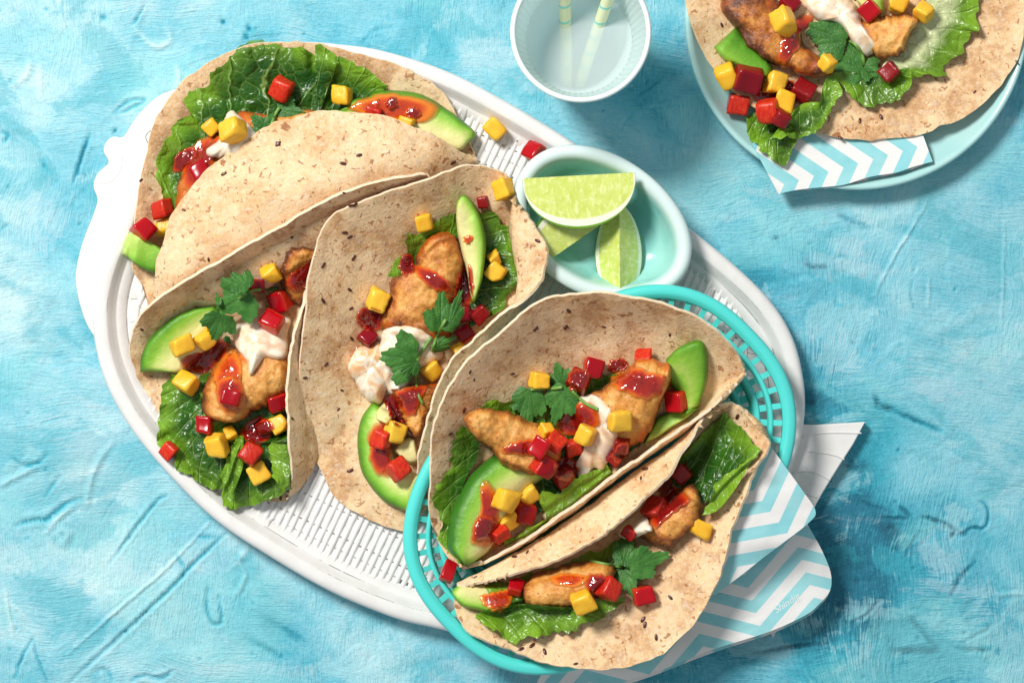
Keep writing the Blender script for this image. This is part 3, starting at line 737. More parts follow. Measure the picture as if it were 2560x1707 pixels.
lev = [wall(t) for t in np.linspace(0, 1, 7)]
LO = [loop_off(BO, d) for d, _ in lev]
for i in range(nr):
    s = (i + .3) / nr * Lc[-1]
    pts = np.array([[np.interp(s, Lc, np.r_[C[:, 0], C[0, 0]]), np.interp(s, Lc, np.r_[C[:, 1], C[0, 1]]), z] for C, (_, z) in zip(LO, lev)])
    q2 = np.array([[np.interp(s + 1, Lc, np.r_[C[:, 0], C[0, 0]]), np.interp(s + 1, Lc, np.r_[C[:, 1], C[0, 1]]), z] for C, (_, z) in zip(LO, lev)])
    tg = q2 - pts; tg /= np.maximum(np.linalg.norm(tg, axis=1, keepdims=True), 1e-6); hw = np.linspace(6.5, 10.5, 7)[:, None]
    Pt = np.stack([pts - tg * hw, pts + tg * hw], 1); Pb = Pt.copy(); Pb[..., 2] -= 5.5
    V, F, _ = closed_grid(Pt, Pb); mk('rib', V, F, m_ba, BASK)
V, F = disc(loop_off(BO, 150), 84, 3); mk('base', V, F, m_ba, BASK); register(V, F)
V, F = disc(loop_off(BO, 130), 100, 3); register(V, F)
V, F = ringsolid(BO, [(0, 160), (-2, 172), (8, 181), (30, 180), (40, 162), (160, 88)], False); register(V, F)

# ================================================================== NAPKINS
def napkin_sheet(name, parent, Lp, Rp, ax, kink, half, slope, period, thick=9, nu=60, nv=40, wr=5.0, seed=0, nb0=0.0):
    A = spline(Lp, nu); B = spline(Rp, nu); t = np.linspace(0, 1, nv)[None, :, None]
    G = A[:, None] * (1 - t) + B[:, None] * t
    G[..., 2] += (fbm(G[..., 0] / 90, G[..., 1] / 60, seed, 3) - .5) * wr * 2
    Pt = T(G[..., 0], G[..., 1], G[..., 2]); Pb = Pt.copy(); Pb[..., 2] -= thick
    V, F, ix = closed_grid(Pt, Pb)
    e = np.array(ax, float); e /= np.linalg.norm(e); f_ = np.array([e[1] * -1, e[0]])
    na_ = (G[..., :2] - kink) @ e; nb_ = (G[..., :2] - kink) @ f_ + nb0
    cst = lambda v: np.full(len(ix), float(v))
    n = G.shape[0] * G.shape[1]; fin = np.concatenate([na_.ravel(), na_.ravel()])
    fb = np.concatenate([nb_.ravel(), nb_.ravel()]); idx = np.arange(n).reshape(nu, nv)
    ring = np.r_[idx[:, 0], idx[-1, 1:], idx[-2::-1, -1], idx[0, -2:0:-1]]
    fin = np.r_[fin, na_.ravel()[ring], na_.ravel()[ring]]; fb = np.r_[fb, nb_.ravel()[ring], nb_.ravel()[ring]]
    o = mk(name, V, F, MN, parent, {'na': fin, 'nb': fb, 'half': cst(half), 'slope': cst(slope), 'period': cst(period)})
    return o, V, F
NAP1 = empty('paper_napkin', T(1830, 1400, 60), 'teal and white zigzag paper napkin under the right-hand taco in the basket', 'napkin', 'zigzag paper napkins')
q7 = lambda pts: px('J7', pts)
_, V, F = napkin_sheet('lower_fold', NAP1,
    px('J7', [(2115, 180, 128), (2200, 330, 116), (2260, 460, 100), (2288, 560, 85), (2278, 665, 80), (2200, 760, 84), (2100, 842, 92), (1830, 965, 100), (1400, 1102, 105), (1000, 1262, 90), (720, 1344, 70), (560, 1400, 60)]),
    px('J7', [(1600, 300, 132), (1550, 400, 126), (1500, 500, 122), (1400, 600, 120), (1300, 700, 120), (1200, 800, 120), (1000, 900, 118), (800, 1000, 115), (500, 1100, 110), (300, 1180, 110), (180, 1250, 80), (95, 1400, 60)]),
    (0.30, 0.954), q7([(1690, 690)])[0], 150, 0.62, 66, nu=70, wr=7, seed=4)
register(V, F)
_, V, F = napkin_sheet('upper_fold', NAP1,
    px('J6', [(1325, 655, 205), (1450, 830, 200), (1580, 1010, 198), (1690, 1180, 188), (1640, 1270, 188), (1450, 1420, 192), (1290, 1540, 180), (1100, 1690, 182), (900, 1840, 182)]),
    px('J6', [(1240, 690, 208), (1200, 830, 206), (1150, 960, 204), (1080, 1120, 203), (1000, 1300, 202), (920, 1500, 200), (800, 1650, 198), (700, 1750, 195), (600, 1850, 190)]),
    (0.61, 0.79), px('J6', [(1240, 1060)])[0], 150, 0.52, 68, nu=60, wr=4, seed=9)
register(V, F)
# second ply peeping out under each edge, and the small handwriting printed on the lower fold
_, V, F = napkin_sheet('under_ply', NAP1,
    px('J7', [(2150, 300, 100), (2250, 480, 86), (2282, 600, 70), (2270, 690, 64), (2190, 790, 66), (2090, 868, 72), (1830, 985, 80), (1400, 1125, 84), (1000, 1280, 70), (700, 1380, 50)]),
    px('J7', [(1700, 400, 100), (1700, 500, 100), (1600, 600, 100), (1500, 700, 100), (1400, 800, 100), (1300, 850, 100), (1200, 900, 100), (1000, 950, 100), (800, 1050, 90), (500, 1300, 60)]),
    (0.30, 0.954), q7([(1650, 700)])[0], 150, 0.62, 66, nu=50, wr=4, seed=14)
tx = bpy.data.curves.new('script_print', 'FONT'); tx.body = 'Shindig'; tx.size = 25; tx.shear = 0.25
to = bpy.data.objects.new('script_print', tx); COL.objects.link(to); bpy.context.view_layer.update()
tm = bpy.data.meshes.new_from_object(to.evaluated_get(bpy.context.evaluated_depsgraph_get()))
tv = np.array([v.co[:2] for v in tm.vertices]); tf_ = [tuple(q.vertices) for q in tm.polygons]; bpy.data.objects.remove(to)
ca_, sa_ = math.cos(math.radians(33)), math.sin(math.radians(33))
tp = np.stack([1941 + tv[:, 0] * ca_ - tv[:, 1] * sa_, 1533 - tv[:, 0] * sa_ - tv[:, 1] * ca_], 1)
mk('script_print', T(tp[:, 0], tp[:, 1], np.array([hz(*q) for q in tp]) + 0.9), tf_, m_plain('white_print', (0.74, 0.82, 0.83), 0.7).m, NAP1, smooth=False)

NAP2 = empty('paper_napkin', T(2090, 420, 60), 'bright teal and white zigzag paper napkin hanging over the plate rim', 'napkin', 'zigzag paper napkins')
e2k = (0.963, -0.27)
_, V, F = napkin_sheet('under_ply', NAP2,
    px('K4', [(690, 1322, 46), (820, 1300, 52), (1000, 1290, 56), (1200, 1250, 58), (1400, 1205, 60), (1560, 1170, 60), (1720, 1105, 62)]),
    px('K4', [(560, 1000, 60), (700, 950, 50), (900, 900, 46), (1100, 860, 46), (1300, 860, 46), (1450, 860, 46), (1600, 880, 48)]),
    e2k, px('K4', [(1270, 1155)])[0], 100, 0.85, 77, 6, 40, 24, 3, 21)
_, V, F = napkin_sheet('upper_fold', NAP2,
    px('K4', [(675, 1330, 60), (690, 1322, 66), (820, 1296, 70), (1000, 1278, 72), (1130, 1262, 74), (1300, 1210, 74), (1480, 1180, 73), (1600, 1140, 74), (1728, 1106, 76)]),
    px('K4', [(490, 980, 76), (560, 960, 72), (700, 880, 62), (900, 820, 56), (1050, 810, 56), (1200, 830, 56), (1400, 850, 56), (1550, 870, 58), (1650, 895, 62)]),
    e2k, px('K4', [(1270, 1105)])[0], 100, 0.85, 77, 8, 60, 40, 3, 20)
register(V, F)

# ================================================================== FOOD BUILDERS
def tortilla(rails, label, nu=150, seg=16, thick=7.5, seed=0, wave=5.0, zmin=58, reg=None):
    R = [spline(px('D', r), nu) for r in rails]
    A = np.stack(R, 1)                                     # nu, k, 3
    k = A.shape[1]; pad = np.concatenate([2 * A[:, :1] - A[:, 1:2], A, 2 * A[:, -1:] - A[:, -2:-1]], 1)
    cols = []
    for i in range(k - 1):
        p0, p1, p2, p3 = [pad[:, i + j] for j in range(4)]
        for t in np.linspace(0, 1, seg, endpoint=False):
            cols.append(0.5 * (2 * p1 + (p2 - p0) * t + (2 * p0 - 5 * p1 + 4 * p2 - p3) * t ** 2 + (3 * p1 - p0 - 3 * p2 + p3) * t ** 3))
    cols.append(A[:, -1]); G = np.stack(cols, 1)
    for v, w in ((0, 1), (-1, -2)):                        # slightly torn rim
        d = G[:, v] - G[:, w]; d /= np.maximum(np.linalg.norm(d, axis=1, keepdims=True), 1e-6)
        s = np.arange(nu) * 1.0
        j = (vn(s / 2.1, s * 0 + v, seed + 3) - .5) * 5 + (vn(s / 7, s * 0 + v, seed + 5) - .5) * 7
        G[:, v] += d * j[:, None]
    P = T(G[..., 0], G[..., 1], np.maximum(G[..., 2], zmin))
    N = normals(P)
    if N[..., 2].mean() < 0: N = -N
    disp = (fbm(G[..., 0] / 55 + 7, G[..., 1] / 55 + G[..., 2] / 80, seed, 3) - .5) * wave * 2 + (fbm(G[..., 0] / 14, G[..., 1] / 14 + G[..., 2] / 20, seed + 1, 2) - .5) * 2.6
    P = P + N * disp[..., None]
    B = P - N * thick
    V, F, ix = closed_grid(P, B)
    n = P.shape[0] * P.shape[1]; inner = np.r_[np.ones(n), np.zeros(n), np.zeros(len(V) - 2 * n)]; pale = np.r_[np.zeros(2 * n), np.ones(len(V) - 2 * n)]
    o = mk('tortilla', V, F, MT, None, {'inner': inner, 'pale': pale})
    tag(o, label, 'tortilla', 'soft toasted tortillas')
    m = P.shape[1]; a, b = reg or (0.0, 1.0); a, b = int(a * (m - 1)), int(b * (m - 1)) + 1
    sub = P[:, a:b].reshape(-1, 3)
    register(sub, gridfaces(P.shape[0], b - a))
    return o, P, N, B
seed_me = None
def seeds(o, P, N, B, pts):
    """linseeds baked into the surface that faces up at the given plan positions"""
    global seed_me
    Pt = P.reshape(-1, 3); Bt = B.reshape(-1, 3); Nn = N.reshape(-1, 3); f = 1 - Pt[:, 2] / HC
    ax = Pt[:, 0] / f + CX; ay = CY - Pt[:, 1] / f
    for x, y in pts:
        d = np.hypot(ax - x, ay - y); c = np.where(d < d.min() + 6)[0]; i = c[Pt[c, 2].argmax()]
        up = Nn[i, 2] >= 0
        pos = (Pt if up else Bt)[i] + (Nn[i] if up else -Nn[i]) * 0.6; nrm = Nn[i] if up else -Nn[i]
        if seed_me is None:
            u = np.linspace(0.05, np.pi - .05, 7); w = np.linspace(0, 2 * np.pi, 10, endpoint=False)
            g = np.stack([8.2 * np.cos(u)[:, None] + 0 * w, (4.0 * np.sin(u) ** .8)[:, None] * np.cos(w), (2.0 * np.sin(u) ** .8)[:, None] * np.sin(w)], -1)
            seed_me = bpy.data.meshes.new('seed'); gf = gridfaces(10, 7, wrap=True)
            seed_me.from_pydata((g.transpose(1, 0, 2).reshape(-1, 3) * S).tolist(), [], gf.tolist()); seed_me.materials.append(M_SEED)
            seed_me.polygons.foreach_set('use_smooth', [True] * len(seed_me.polygons))
        s = bpy.data.objects.new('seed', seed_me); COL.objects.link(s); s.parent = o
        s.location = Vector(pos - np.array(o['org'])) * S
        q = Vector(nrm).to_track_quat('Z', 'X'); s.rotation_mode = 'QUATERNION'
        from mathutils import Quaternion
        s.rotation_quaternion = q @ Quaternion((0, 0, 1), RNG.uniform(0, 3.1)); sc_ = RNG.uniform(.6, 1.15); s.scale = (sc_, sc_, sc_)

def patch_grid(k, L, R, nu, nv):
    A = spline(px(k, L), nu); B = spline(px(k, R), nu); t = np.linspace(0, 1, nv)[None, :, None]
    return A[:, None] * (1 - t) + B[:, None] * t
GRP = {}
def lettuce(k, L, R, label, light=0.0, rib=0.0, ruf=9.0, off=5.0, cap=None, kk=0.85, it=5, seed=0, nu=80, nv=34, both=False, blis=6.0, curl=0.0, rib0=.62):
    G = patch_grid(k, L, R, nu, nv); u = np.linspace(0, 1, nu)[:, None]; v = np.linspace(0, 1, nv)[None, :]
    e = np.minimum(v, 1 - v) * 2 if both else v + 0 * u
    e = np.minimum(e + 0 * u, np.minimum(u, 1 - u) * 3 + 0 * v) if both else e
    d = G[:, 0] - G[:, -1]; wid = np.linalg.norm(d, axis=1, keepdims=True); d = d / np.maximum(wid, 1)
    s = np.cumsum(np.r_[0, np.linalg.norm(np.diff(G[:, 0], axis=0), axis=1)])
    fr = (vn(s / 11, s * 0 + seed, 3) - .5) * 11 + (vn(s / 38, s * 0 + seed, 8) - .5) * 16
    G = G + d[:, None] * (fr[:, None] * np.clip(1 - v / .35, 0, 1) ** 1.5)[..., None]
    b = base_of(G[..., 0], G[..., 1], kk, it, cap)
    w = np.clip(1 - e / .6, 0, 1)
    z = b + off + ruf * w ** 1.4 * np.sin(s[:, None] / 20 + 5 * vn(s / 50, s * 0, seed)[:, None] + seed) + ruf * 0.6 * w
    bl = vn(G[..., 0] / 21 + seed, G[..., 1] / 21, 5); z = z + .8 * blis * (1 - w * .5) * np.sqrt(bl) + 13 * (fbm(G[..., 0] / 40, G[..., 1] / 40, seed + 2, 2))
    z = z + curl * np.clip(1 - v / .3, 0, 1) ** 2
    P = T(G[..., 0], G[..., 1], z); Bt = P.copy(); Bt[..., 2] -= 2.5
    V, F, ix = closed_grid(P, Bt)
    ea = np.clip(e * wid / 150 + 0 * v, 0, 1).ravel()[ix]
    ribv = (np.clip((v - rib0) / .25, 0, 1) * rib + 0 * u).ravel()[ix]
    o = mk('lettuce_leaf', V, F, ML, None, {'edge': ea, 'light': np.full(len(V), light), 'rib': ribv, 'pu': (u + 0 * v).ravel()[ix], 'pv': (v + 0 * u).ravel()[ix]})
    tag(o, label, 'lettuce', 'cos lettuce leaves'); register(P.reshape(-1, 3), gridfaces(nu, nv)); return o
def slab(name, cat, grp, mat, k, L, R, label, thick, kk=0.5, it=8, off=0.0, prof=(2.2, 8), rough=(3.0, 30), nu=60, nv=26, cap=None, seed=0, ex=None, uneven=0.0, parent=None):
    G = patch_grid(k, L, R, nu, nv); u = np.linspace(0, 1, nu)[:, None]; v = np.linspace(0, 1, nv)[None, :]
    s = np.arange(nu)
    j = (vn(s / 6.0, s * 0, seed + 1) - .5) * uneven * 2 + (vn(s / 2.2, s * 0, seed + 6) - .5) * uneven * .5
    d = G[:, 0] - G[:, -1]; d = d / np.maximum(np.linalg.norm(d, axis=1, keepdims=True), 1)
    G = G + d[:, None] * (j[:, None] * (1 - 2 * v))[..., None]
    b = base_of(G[..., 0], G[..., 1], kk, it, cap) + off
    pv = np.clip(1 - np.abs(2 * v - 1) ** prof[0], 0, 1) ** .5; pu = np.clip(1 - np.abs(2 * u - 1) ** prof[1], 0, 1) ** .5
    q = pv * pu
    z = b + thick * q + rough[0] * (fbm(G[..., 0] / rough[1], G[..., 1] / rough[1], seed, 3) - .5) * 2 * np.minimum(1, q * 1.5)
    P = T(G[..., 0], G[..., 1], z); Bt = T(G[..., 0], G[..., 1], b - 3 - thick * .25 * q)
    V, F, ix = closed_grid(P, Bt)
    at = ex(u, v, q, G) if ex else {}
    at = {a: (val + 0 * q).ravel()[ix] for a, val in at.items()}
    o = mk(name, V, F, mat, parent, at)
    if parent is None: tag(o, label, cat, grp)
    register(P.reshape(-1, 3), gridfaces(nu, nv)); return o
def chicken(k, L, R, label, thick=52, brown=0.0, **kw):
    def ex(u, v, q, G): return {'edge': np.clip(np.minimum(np.minimum(v, 1 - v), np.minimum(u, 1 - u)) * 2.2, 0, 1), 'brown': brown + 0.5 * (fbm(G[..., 0] / 60, G[..., 1] / 60, 3, 2) - .45)}
    a = dict(kk=.45, it=10, prof=(2.4, 7), rough=(7, 26), nu=110, nv=48, uneven=5.0, ex=ex); a.update(kw)
    return slab('chicken_strip', 'chicken', 'pan-fried chicken strips', MC, k, L, R, label, thick, **a)
def avocado(k, L, R, label, thick=26, g0=0.0, g1=0.9, both=False, **kw):
    def ex(u, v, q, G):
        a = g0 + (g1 - g0) * v + 0 * u
        if both: a = g0 + (g1 - g0) * np.minimum(v, (1 - v) * 1.6)
        return {'grad': np.minimum(a, g0 + np.minimum(u, 1 - u) * 4 + .06)}
    a = dict(kk=.5, it=8, prof=(6, 14), rough=(1.6, 40), ex=ex, uneven=1.2); a.update(kw)
    return slab('avocado_slice', 'avocado', 'avocado slices', MA, k, L, R, label, thick, **a)
def blob(name, k, outline, h, parent, mat, center=None, rings=14, seg=72, p=2.4, kk=1.0, it=2, off=1.0, wob=3.0, lump=(0, 30), seed=0, attrs=None, tint=0.0, ridge=0.0):
    C = spline(px(k, outline), seg, True); c = px(k, [center])[0] if center else C.mean(0)
    dd = C - c; C = C + dd / np.linalg.norm(dd, axis=1, keepdims=True) * ((vn(np.arange(seg) / 3.0, np.zeros(seg), seed) - .5) * 2 * wob)[:, None]
    r = np.linspace(0.02, 1, rings); G = c + (C - c)[:, None] * r[None, :, None]
    b = base_of(G[..., 0], G[..., 1], kk, it)
    q = np.clip(1 - r ** p, 0, 1)[None, :] ** .6
    z = b + off + h * q + lump[0] * (fbm(G[..., 0] / lump[1], G[..., 1] / lump[1], seed, 3) - .5) * 2 * q
    if ridge:
        w = fbm(G[..., 0] / 60, G[..., 1] / 60, seed + 4, 2) * 60
        z = z + ridge * np.abs(np.sin((G[..., 0] * .7 + G[..., 1] * .5 + w) / 30)) ** .6 * q
    P = T(G[..., 0], G[..., 1], z); Bt = T(G[..., 0], G[..., 1], b + off - 2)
    n, m = P.shape[:2]
    V = np.vstack([P.reshape(-1, 3), Bt[:, -1]])
    F = [tuple(f) for f in gridfaces(n, m, wrap=True)] + [(i * m + m - 1, ((i + 1) % n) * m + m - 1, n * m + (i + 1) % n, n * m + i) for i in range(n)]
    F.append(tuple(i * m for i in range(n))[::-1])
    ed = np.r_[np.tile(1 - r, n), np.zeros(n)]
    at = {'edge': ed, 'tint': np.full(len(V), tint)}; at.update({a: np.full(len(V), float(x)) for a, x in (attrs or {}).items()})
    o = mk(name, V, F, mat, parent, at); register(P.reshape(-1, 3), gridfaces(n, m, wrap=True)); return o
def sauce(k, outline, parent, h=9, orange=0.0, center=None, seed=0, **kw):
    cx_ = sum(q[0] for q in outline) / len(outline); cy_ = sum(q[1] for q in outline) / len(outline)
    outline = [(cx_ + (q[0] - cx_) * 1.17, cy_ + (q[1] - cy_) * 1.17) for q in outline]
    return blob('sauce', k, outline, h, parent, MSA, center, attrs={'orange': orange}, seed=seed, lump=(3, 16), wob=4, **kw)
def cream(k, outline, label, h=42, center=None, seed=0, tint=0.4, kk=.45, ridge=7, off=8, **kw):
    o = blob('cream_dollop', k, outline, h, None, MCR, center, rings=22, seg=110, p=2.6, kk=kk, it=6, lump=(10, 62), seed=seed, tint=tint, ridge=ridge, off=off, **kw)
    return tag(o, label, 'sour cream', 'dollops of sour cream')

def _cube_base(n=7):
    g = np.linspace(-1, 1, n); V = []; F = []; idx = {}
    def vid(p):
        key = tuple(np.round(p, 5))
        if key not in idx: idx[key] = len(V); V.append(p)
        return idx[key]
    side = []
    for ax in range(3):
        for sg in (-1, 1):
            for i in range(n - 1):
                for j in range(n - 1):
                    q = []
                    for a, b in ((i, j), (i + 1, j), (i + 1, j + 1), (i, j + 1)):
                        p = [0, 0, 0]; p[ax] = sg; p[(ax + 1) % 3] = g[a]; p[(ax + 2) % 3] = g[b]; q.append(vid(np.array(p, float)))
                    F.append(q if sg > 0 else q[::-1]); side.append(ax * 2 + (sg > 0))
    return np.array(V), F, np.array(side)
CB = _cube_base()
def dice(kind, k, x, y, size, rot, label, tilt=None, lift=0.0, shape=None):
    V, F, side = CB; V = V.copy(); rr = .24 if kind == 'mango' else .13
    inn = np.clip(V, -(1 - rr), 1 - rr); d = V - inn; V = inn + rr * d / np.maximum(np.linalg.norm(d, axis=1, keepdims=True), 1e-9)
    cor = RNG.normal(0, .14 if kind == 'mango' else .09, (2, 2, 2, 3))
    t = (V + 1) / 2; W = np.zeros_like(V)
    for a in (0, 1):
        for b in (0, 1):
            for c in (0, 1):
                W += cor[a, b, c] * (np.where(a, t[:, 0], 1 - t[:, 0]) * np.where(b, t[:, 1], 1 - t[:, 1]) * np.where(c, t[:, 2], 1 - t[:, 2]))[:, None]
    V = V + W
    sh = shape or ((1, RNG.uniform(.86, 1.0), RNG.uniform(.8, .95)) if kind == 'mango' else (1, RNG.uniform(.85, 1.0), RNG.uniform(.66, .85)))
    for _ in range(2 if kind == 'mango' else 1):                # a slanting knife cut or two
        nn = RNG.normal(0, 1, 3); nn /= np.linalg.norm(nn); dv = V @ nn; lim = dv.max() * RNG.uniform(.72, .9)
        V = V - np.clip(dv - lim, 0, None)[:, None] * nn
    if kind != 'mango': V[:, 2] += .16 * (V[:, 0] ** 2 - .5) * RNG.choice([-1, 1])
    V = V * np.array(sh) * size * .405
    V += (fbm(V[:, 0] / 9 + x, V[:, 1] / 9 + V[:, 2] / 7 + y, 5, 2) - .5)[:, None] * V / (size * .44) * (4.5 if kind == 'mango' else 1.8)
    p = px(k, [(x, y)])[0]; r = size * .35
    pts = np.array([(p[0] + a * r, p[1] + b * r) for a in (-1, 0, 1) for b in (-1, 0, 1)])
    Z = np.array([hz(*q) for q in pts]); _, c = planefit(pts[:, :1], pts[:, 1:], Z[:, None])
    g = np.clip(c[:2], -.9, .9)
    nrm = Vector((-g[0] * .6, g[1] * .6, 1)).normalized()
    from mathutils import Matrix
    tl = tilt if tilt is not None else (RNG.normal(0, .16), RNG.normal(0, .16))
    M = nrm.to_track_quat('Z', 'Y').to_matrix() @ Matrix.Rotation(tl[0], 3, 'X') @ Matrix.Rotation(tl[1], 3, 'Y') @ Matrix.Rotation(-math.radians(rot), 3, 'Z')
    V = V @ np.array(M).T
    zc = np.percentile(Z, 62) - V[:, 2].min() - 4 + lift
    V = V + T(p[0], p[1], zc)
    if kind == 'mango':
        o = mk('mango_cube', V, F, MM); tag(o, label, 'mango', 'diced mango cubes')
    else:
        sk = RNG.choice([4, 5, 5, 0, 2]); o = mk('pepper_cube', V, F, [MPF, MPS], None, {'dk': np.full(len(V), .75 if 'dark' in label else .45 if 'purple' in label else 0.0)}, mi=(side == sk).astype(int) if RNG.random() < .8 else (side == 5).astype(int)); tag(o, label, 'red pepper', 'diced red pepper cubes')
    register(V, F); return o

def herb_leaf(parent, k, base, tip, width=0.95, lift=22, seed=0, bend=10, lobes=3):
    b, t = px(k, [base])[0], px(k, [tip])[0]; ax = t - b; L = np.linalg.norm(ax); ax /= L; sd = np.array([-ax[1], ax[0]])
    nth, nr = 121, 12; th = np.linspace(-2.05, 2.05, nth); r = np.linspace(.03, 1, nr)
    lob = .86 + .14 * np.cos(th * lobes * 1.5)
    rad = lob * (1 - .10 * (1 - np.abs(((th * 3.3 + .5)) % 1 - .5) * 2)) * (1 + .05 * np.sin(th * 2.3 + seed))
    rad *= np.where(np.abs(th) > 1.25, 1 - .45 * (np.abs(th) - 1.25), 1)
    s_ = np.cos(th * .80) * rad; w_ = np.sin(th * .80) * rad * width
    G = b + L * (s_[:, None, None] * r[None, :, None] * ax + w_[:, None, None] * r[None, :, None] * sd)
    Z = hzs(G[::12, ::4, 0], G[::12, ::4, 1]); zb = np.percentile(Z, 70)
    a2, c2 = planefit(G[::12, ::4, 0], G[::12, ::4, 1], Z); gx, gy = np.clip(c2[:2], -.5, .5)
    cc = G.reshape(-1, 2).mean(0)
    z = zb + lift * .8 + .7 * (gx * (G[..., 0] - cc[0]) + gy * (G[..., 1] - cc[1])) + bend * (np.abs(w_)[:, None] * r[None, :]) * .9 - bend * .9 * (r[None, :] ** 2) * (.7 + .3 * np.sin(th * 2.0 + seed)[:, None]) \
        + 1.3 * np.abs(np.sin(th * 4.5))[:, None] * r[None, :] + 5 * (fbm(G[..., 0] / 18, G[..., 1] / 18, seed, 2) - .5)
    P = T(G[..., 0], G[..., 1], z); Bt = P.copy(); Bt[..., 2] -= 1.8
    V, F, ix = closed_grid(P, Bt)
    A = (th[:, None] + 0 * r).ravel()[ix]; Rr = (r[None, :] + 0 * th[:, None]).ravel()[ix]
    mk('leaf', V, F, MH, parent, {'ang': A, 'rad': Rr}); register(P.reshape(-1, 3), gridfaces(nth, nr))
    return float(z[nth // 2, 0])
def sprig(k, label, leaves, stems):
    p = px(k, [leaves[0][0]])[0]; e = empty('coriander_sprig', T(p[0], p[1], hz(*p)), label, 'coriander', 'coriander sprigs')
    for i, l in enumerate(leaves): herb_leaf(e, k, l[0], l[1], *l[2:3], seed=int(p[0]) % 17 + i * 5, **(l[3] if len(l) > 3 else {}))
    for st in stems:
        P = spline(px(k, [q[:2] for q in st]), 24); z = np.array([hz(*q) for q in P]); z = np.maximum.accumulate(blur(z[:, None], 6)[:, 0]) if False else blur(z[:, None], 8)[:, 0]
        V, F = tube(T(P[:, 0], P[:, 1], z + 5), np.linspace(3.6, 4.4, 24), 8); mk('stem', V, F, MS, e)
    return e

# ================================================================== TACO A: top left, folded, lying on its side
def sp(k, pts): return [tuple(q) for q in px(k, pts)]
GA = 'in the folded taco at the top left of the tray'
A_rimL = [(345, 714, 48), (322, 650, 60), (302, 605, 76), (315, 470, 88), (330, 375, 92), (367, 258, 95), (424, 185, 96), (520, 124, 97), (610, 99, 97), (700, 97, 97), (780, 112, 95), (870, 138, 92), (960, 172, 88), (1020, 220, 78), (1062, 290, 62), (1090, 352, 58)]
A_midL = [(348, 710, 46), (380, 560, 44), (450, 420, 45), (560, 320, 46), (700, 270, 46), (860, 260, 48), (1000, 300, 48), (1090, 358, 58)]
A_fold = [(350, 716, 60), (520, 690, 70), (720, 590, 80), (900, 490, 80), (1020, 420, 75), (1093, 368, 62)]
A_midR = [(354, 706, 72), (420, 640, 158), (520, 565, 180), (660, 475, 188), (820, 405, 186), (960, 378, 158), (1092, 368, 68)]
A_rimR = [(357, 697, 74), (358, 640, 118), (366, 590, 142), (382, 535, 155), (410, 475, 162), (468, 400, 168), (540, 340, 170), (600, 300, 172), (680, 270, 172), (770, 257, 170), (850, 262, 166), (920, 281, 158), (985, 306, 145), (1040, 338, 112), (1088, 366, 70)]
tA, PA, NA_, BA_ = tortilla([A_rimL, A_midL, A_fold, A_midR, A_rimR], 'folded tortilla lying on its side at the top left of the white tray', seed=3, reg=(0, .45))
lettuce('K1', [(880, 1560), (800, 1450), (770, 1200), (758, 1150), (800, 1020), (845, 950), (885, 905), (880, 830), (960, 772), (1030, 755), (982, 640), (1060, 562), (1170, 520), (1190, 440), (1310, 350), (1340, 270), (1400, 205), (1540, 156), (1650, 165), (1720, 195), (1900, 200), (1990, 255), (2100, 290), (2190, 322)],
        [(960, 1560), (960, 1400), (1000, 1200), (1120, 1050), (1250, 950), (1400, 850), (1600, 810), (1800, 780), (2000, 740), (2100, 600)], 'large dark green crinkled lettuce leaf filling the top of the top-left taco', nu=130, nv=46, seed=2, off=8, it=4, ruf=11)
lettuce('K2', [(432, 230), (445, 202), (530, 240), (640, 285), (720, 320), (820, 385), (920, 465), (992, 532)], [(440, 600), (520, 720), (600, 730), (680, 700), (760, 640), (880, 580), (960, 560)], 'smooth dark lettuce leaf beside the sauced avocado slice, top-left taco', seed=5, off=10, ruf=5, blis=3)
av = avocado('K2', [(590, 735), (660, 680), (740, 620), (850, 600), (880, 575), (980, 555), (1180, 565), (1330, 612), (1480, 712), (1600, 800), (1660, 850), (1698, 905)], [(640, 800), (800, 840), (950, 880), (1100, 930), (1250, 980), (1400, 1010), (1560, 1032), (1640, 955), (1690, 915)], 'long avocado slice with orange chilli sauce sticking out of the top-left taco', thick=40, g1=1.0, off=8)
sauce('K2', [(720, 690), (830, 630), (1000, 590), (1200, 612), (1340, 655), (1375, 710), (1300, 790), (1200, 802), (1000, 780), (850, 750)], av, 7, .75)
sauce('K2', [(985, 640), (1020, 600), (1070, 620), (1065, 680), (1010, 690)], av, 12, -.2, seed=3)
sauce('K2', [(1140, 720), (1190, 680), (1250, 720), (1240, 765), (1160, 770)], av, 10, 0, seed=4)
avocado('K5', [(488, 580), (500, 500), (530, 430), (570, 405), (640, 430)], [(580, 650), (660, 705), (760, 740), (850, 720), (950, 640)], 'bright green avocado end poking out at the lower left of the top-left taco', thick=42, g0=0.42, g1=0.04, off=4)
ca = chicken('K1', [(905, 1560), (915, 1380), (935, 1270), (1000, 1150), (1150, 985), (1300, 860), (1400, 712), (1520, 720), (1640, 742), (1800, 722), (1940, 698), (2080, 742)], [(1150, 1560), (1250, 1350), (1500, 1150), (1800, 950), (2100, 830)], 'long golden chicken strip mostly hidden under the top-left taco flap', thick=55, cap=100, brown=.1)
sauce('K1', [(960, 1200), (985, 1080), (1100, 960), (1200, 920), (1260, 960), (1200, 1120), (1190, 1250), (1060, 1320), (990, 1290)], ca, 8, .1)
sauce('K1', [(900, 1180), (905, 1090), (1000, 1010), (1060, 1050), (980, 1150)], ca, 8, -.5, seed=6)
cream('K1', [(1295, 760), (1310, 722), (1345, 702), (1390, 730), (1480, 820), (1560, 910), (1500, 1010), (1400, 1090), (1290, 1092), (1180, 1072), (1142, 1022), (1200, 975), (1260, 930), (1280, 850)], 'white cream dollop under the mango cube in the top-left taco', center=(1340, 940), off=20, h=36, seed=3, tint=.25)
avs = 'the top-left taco'
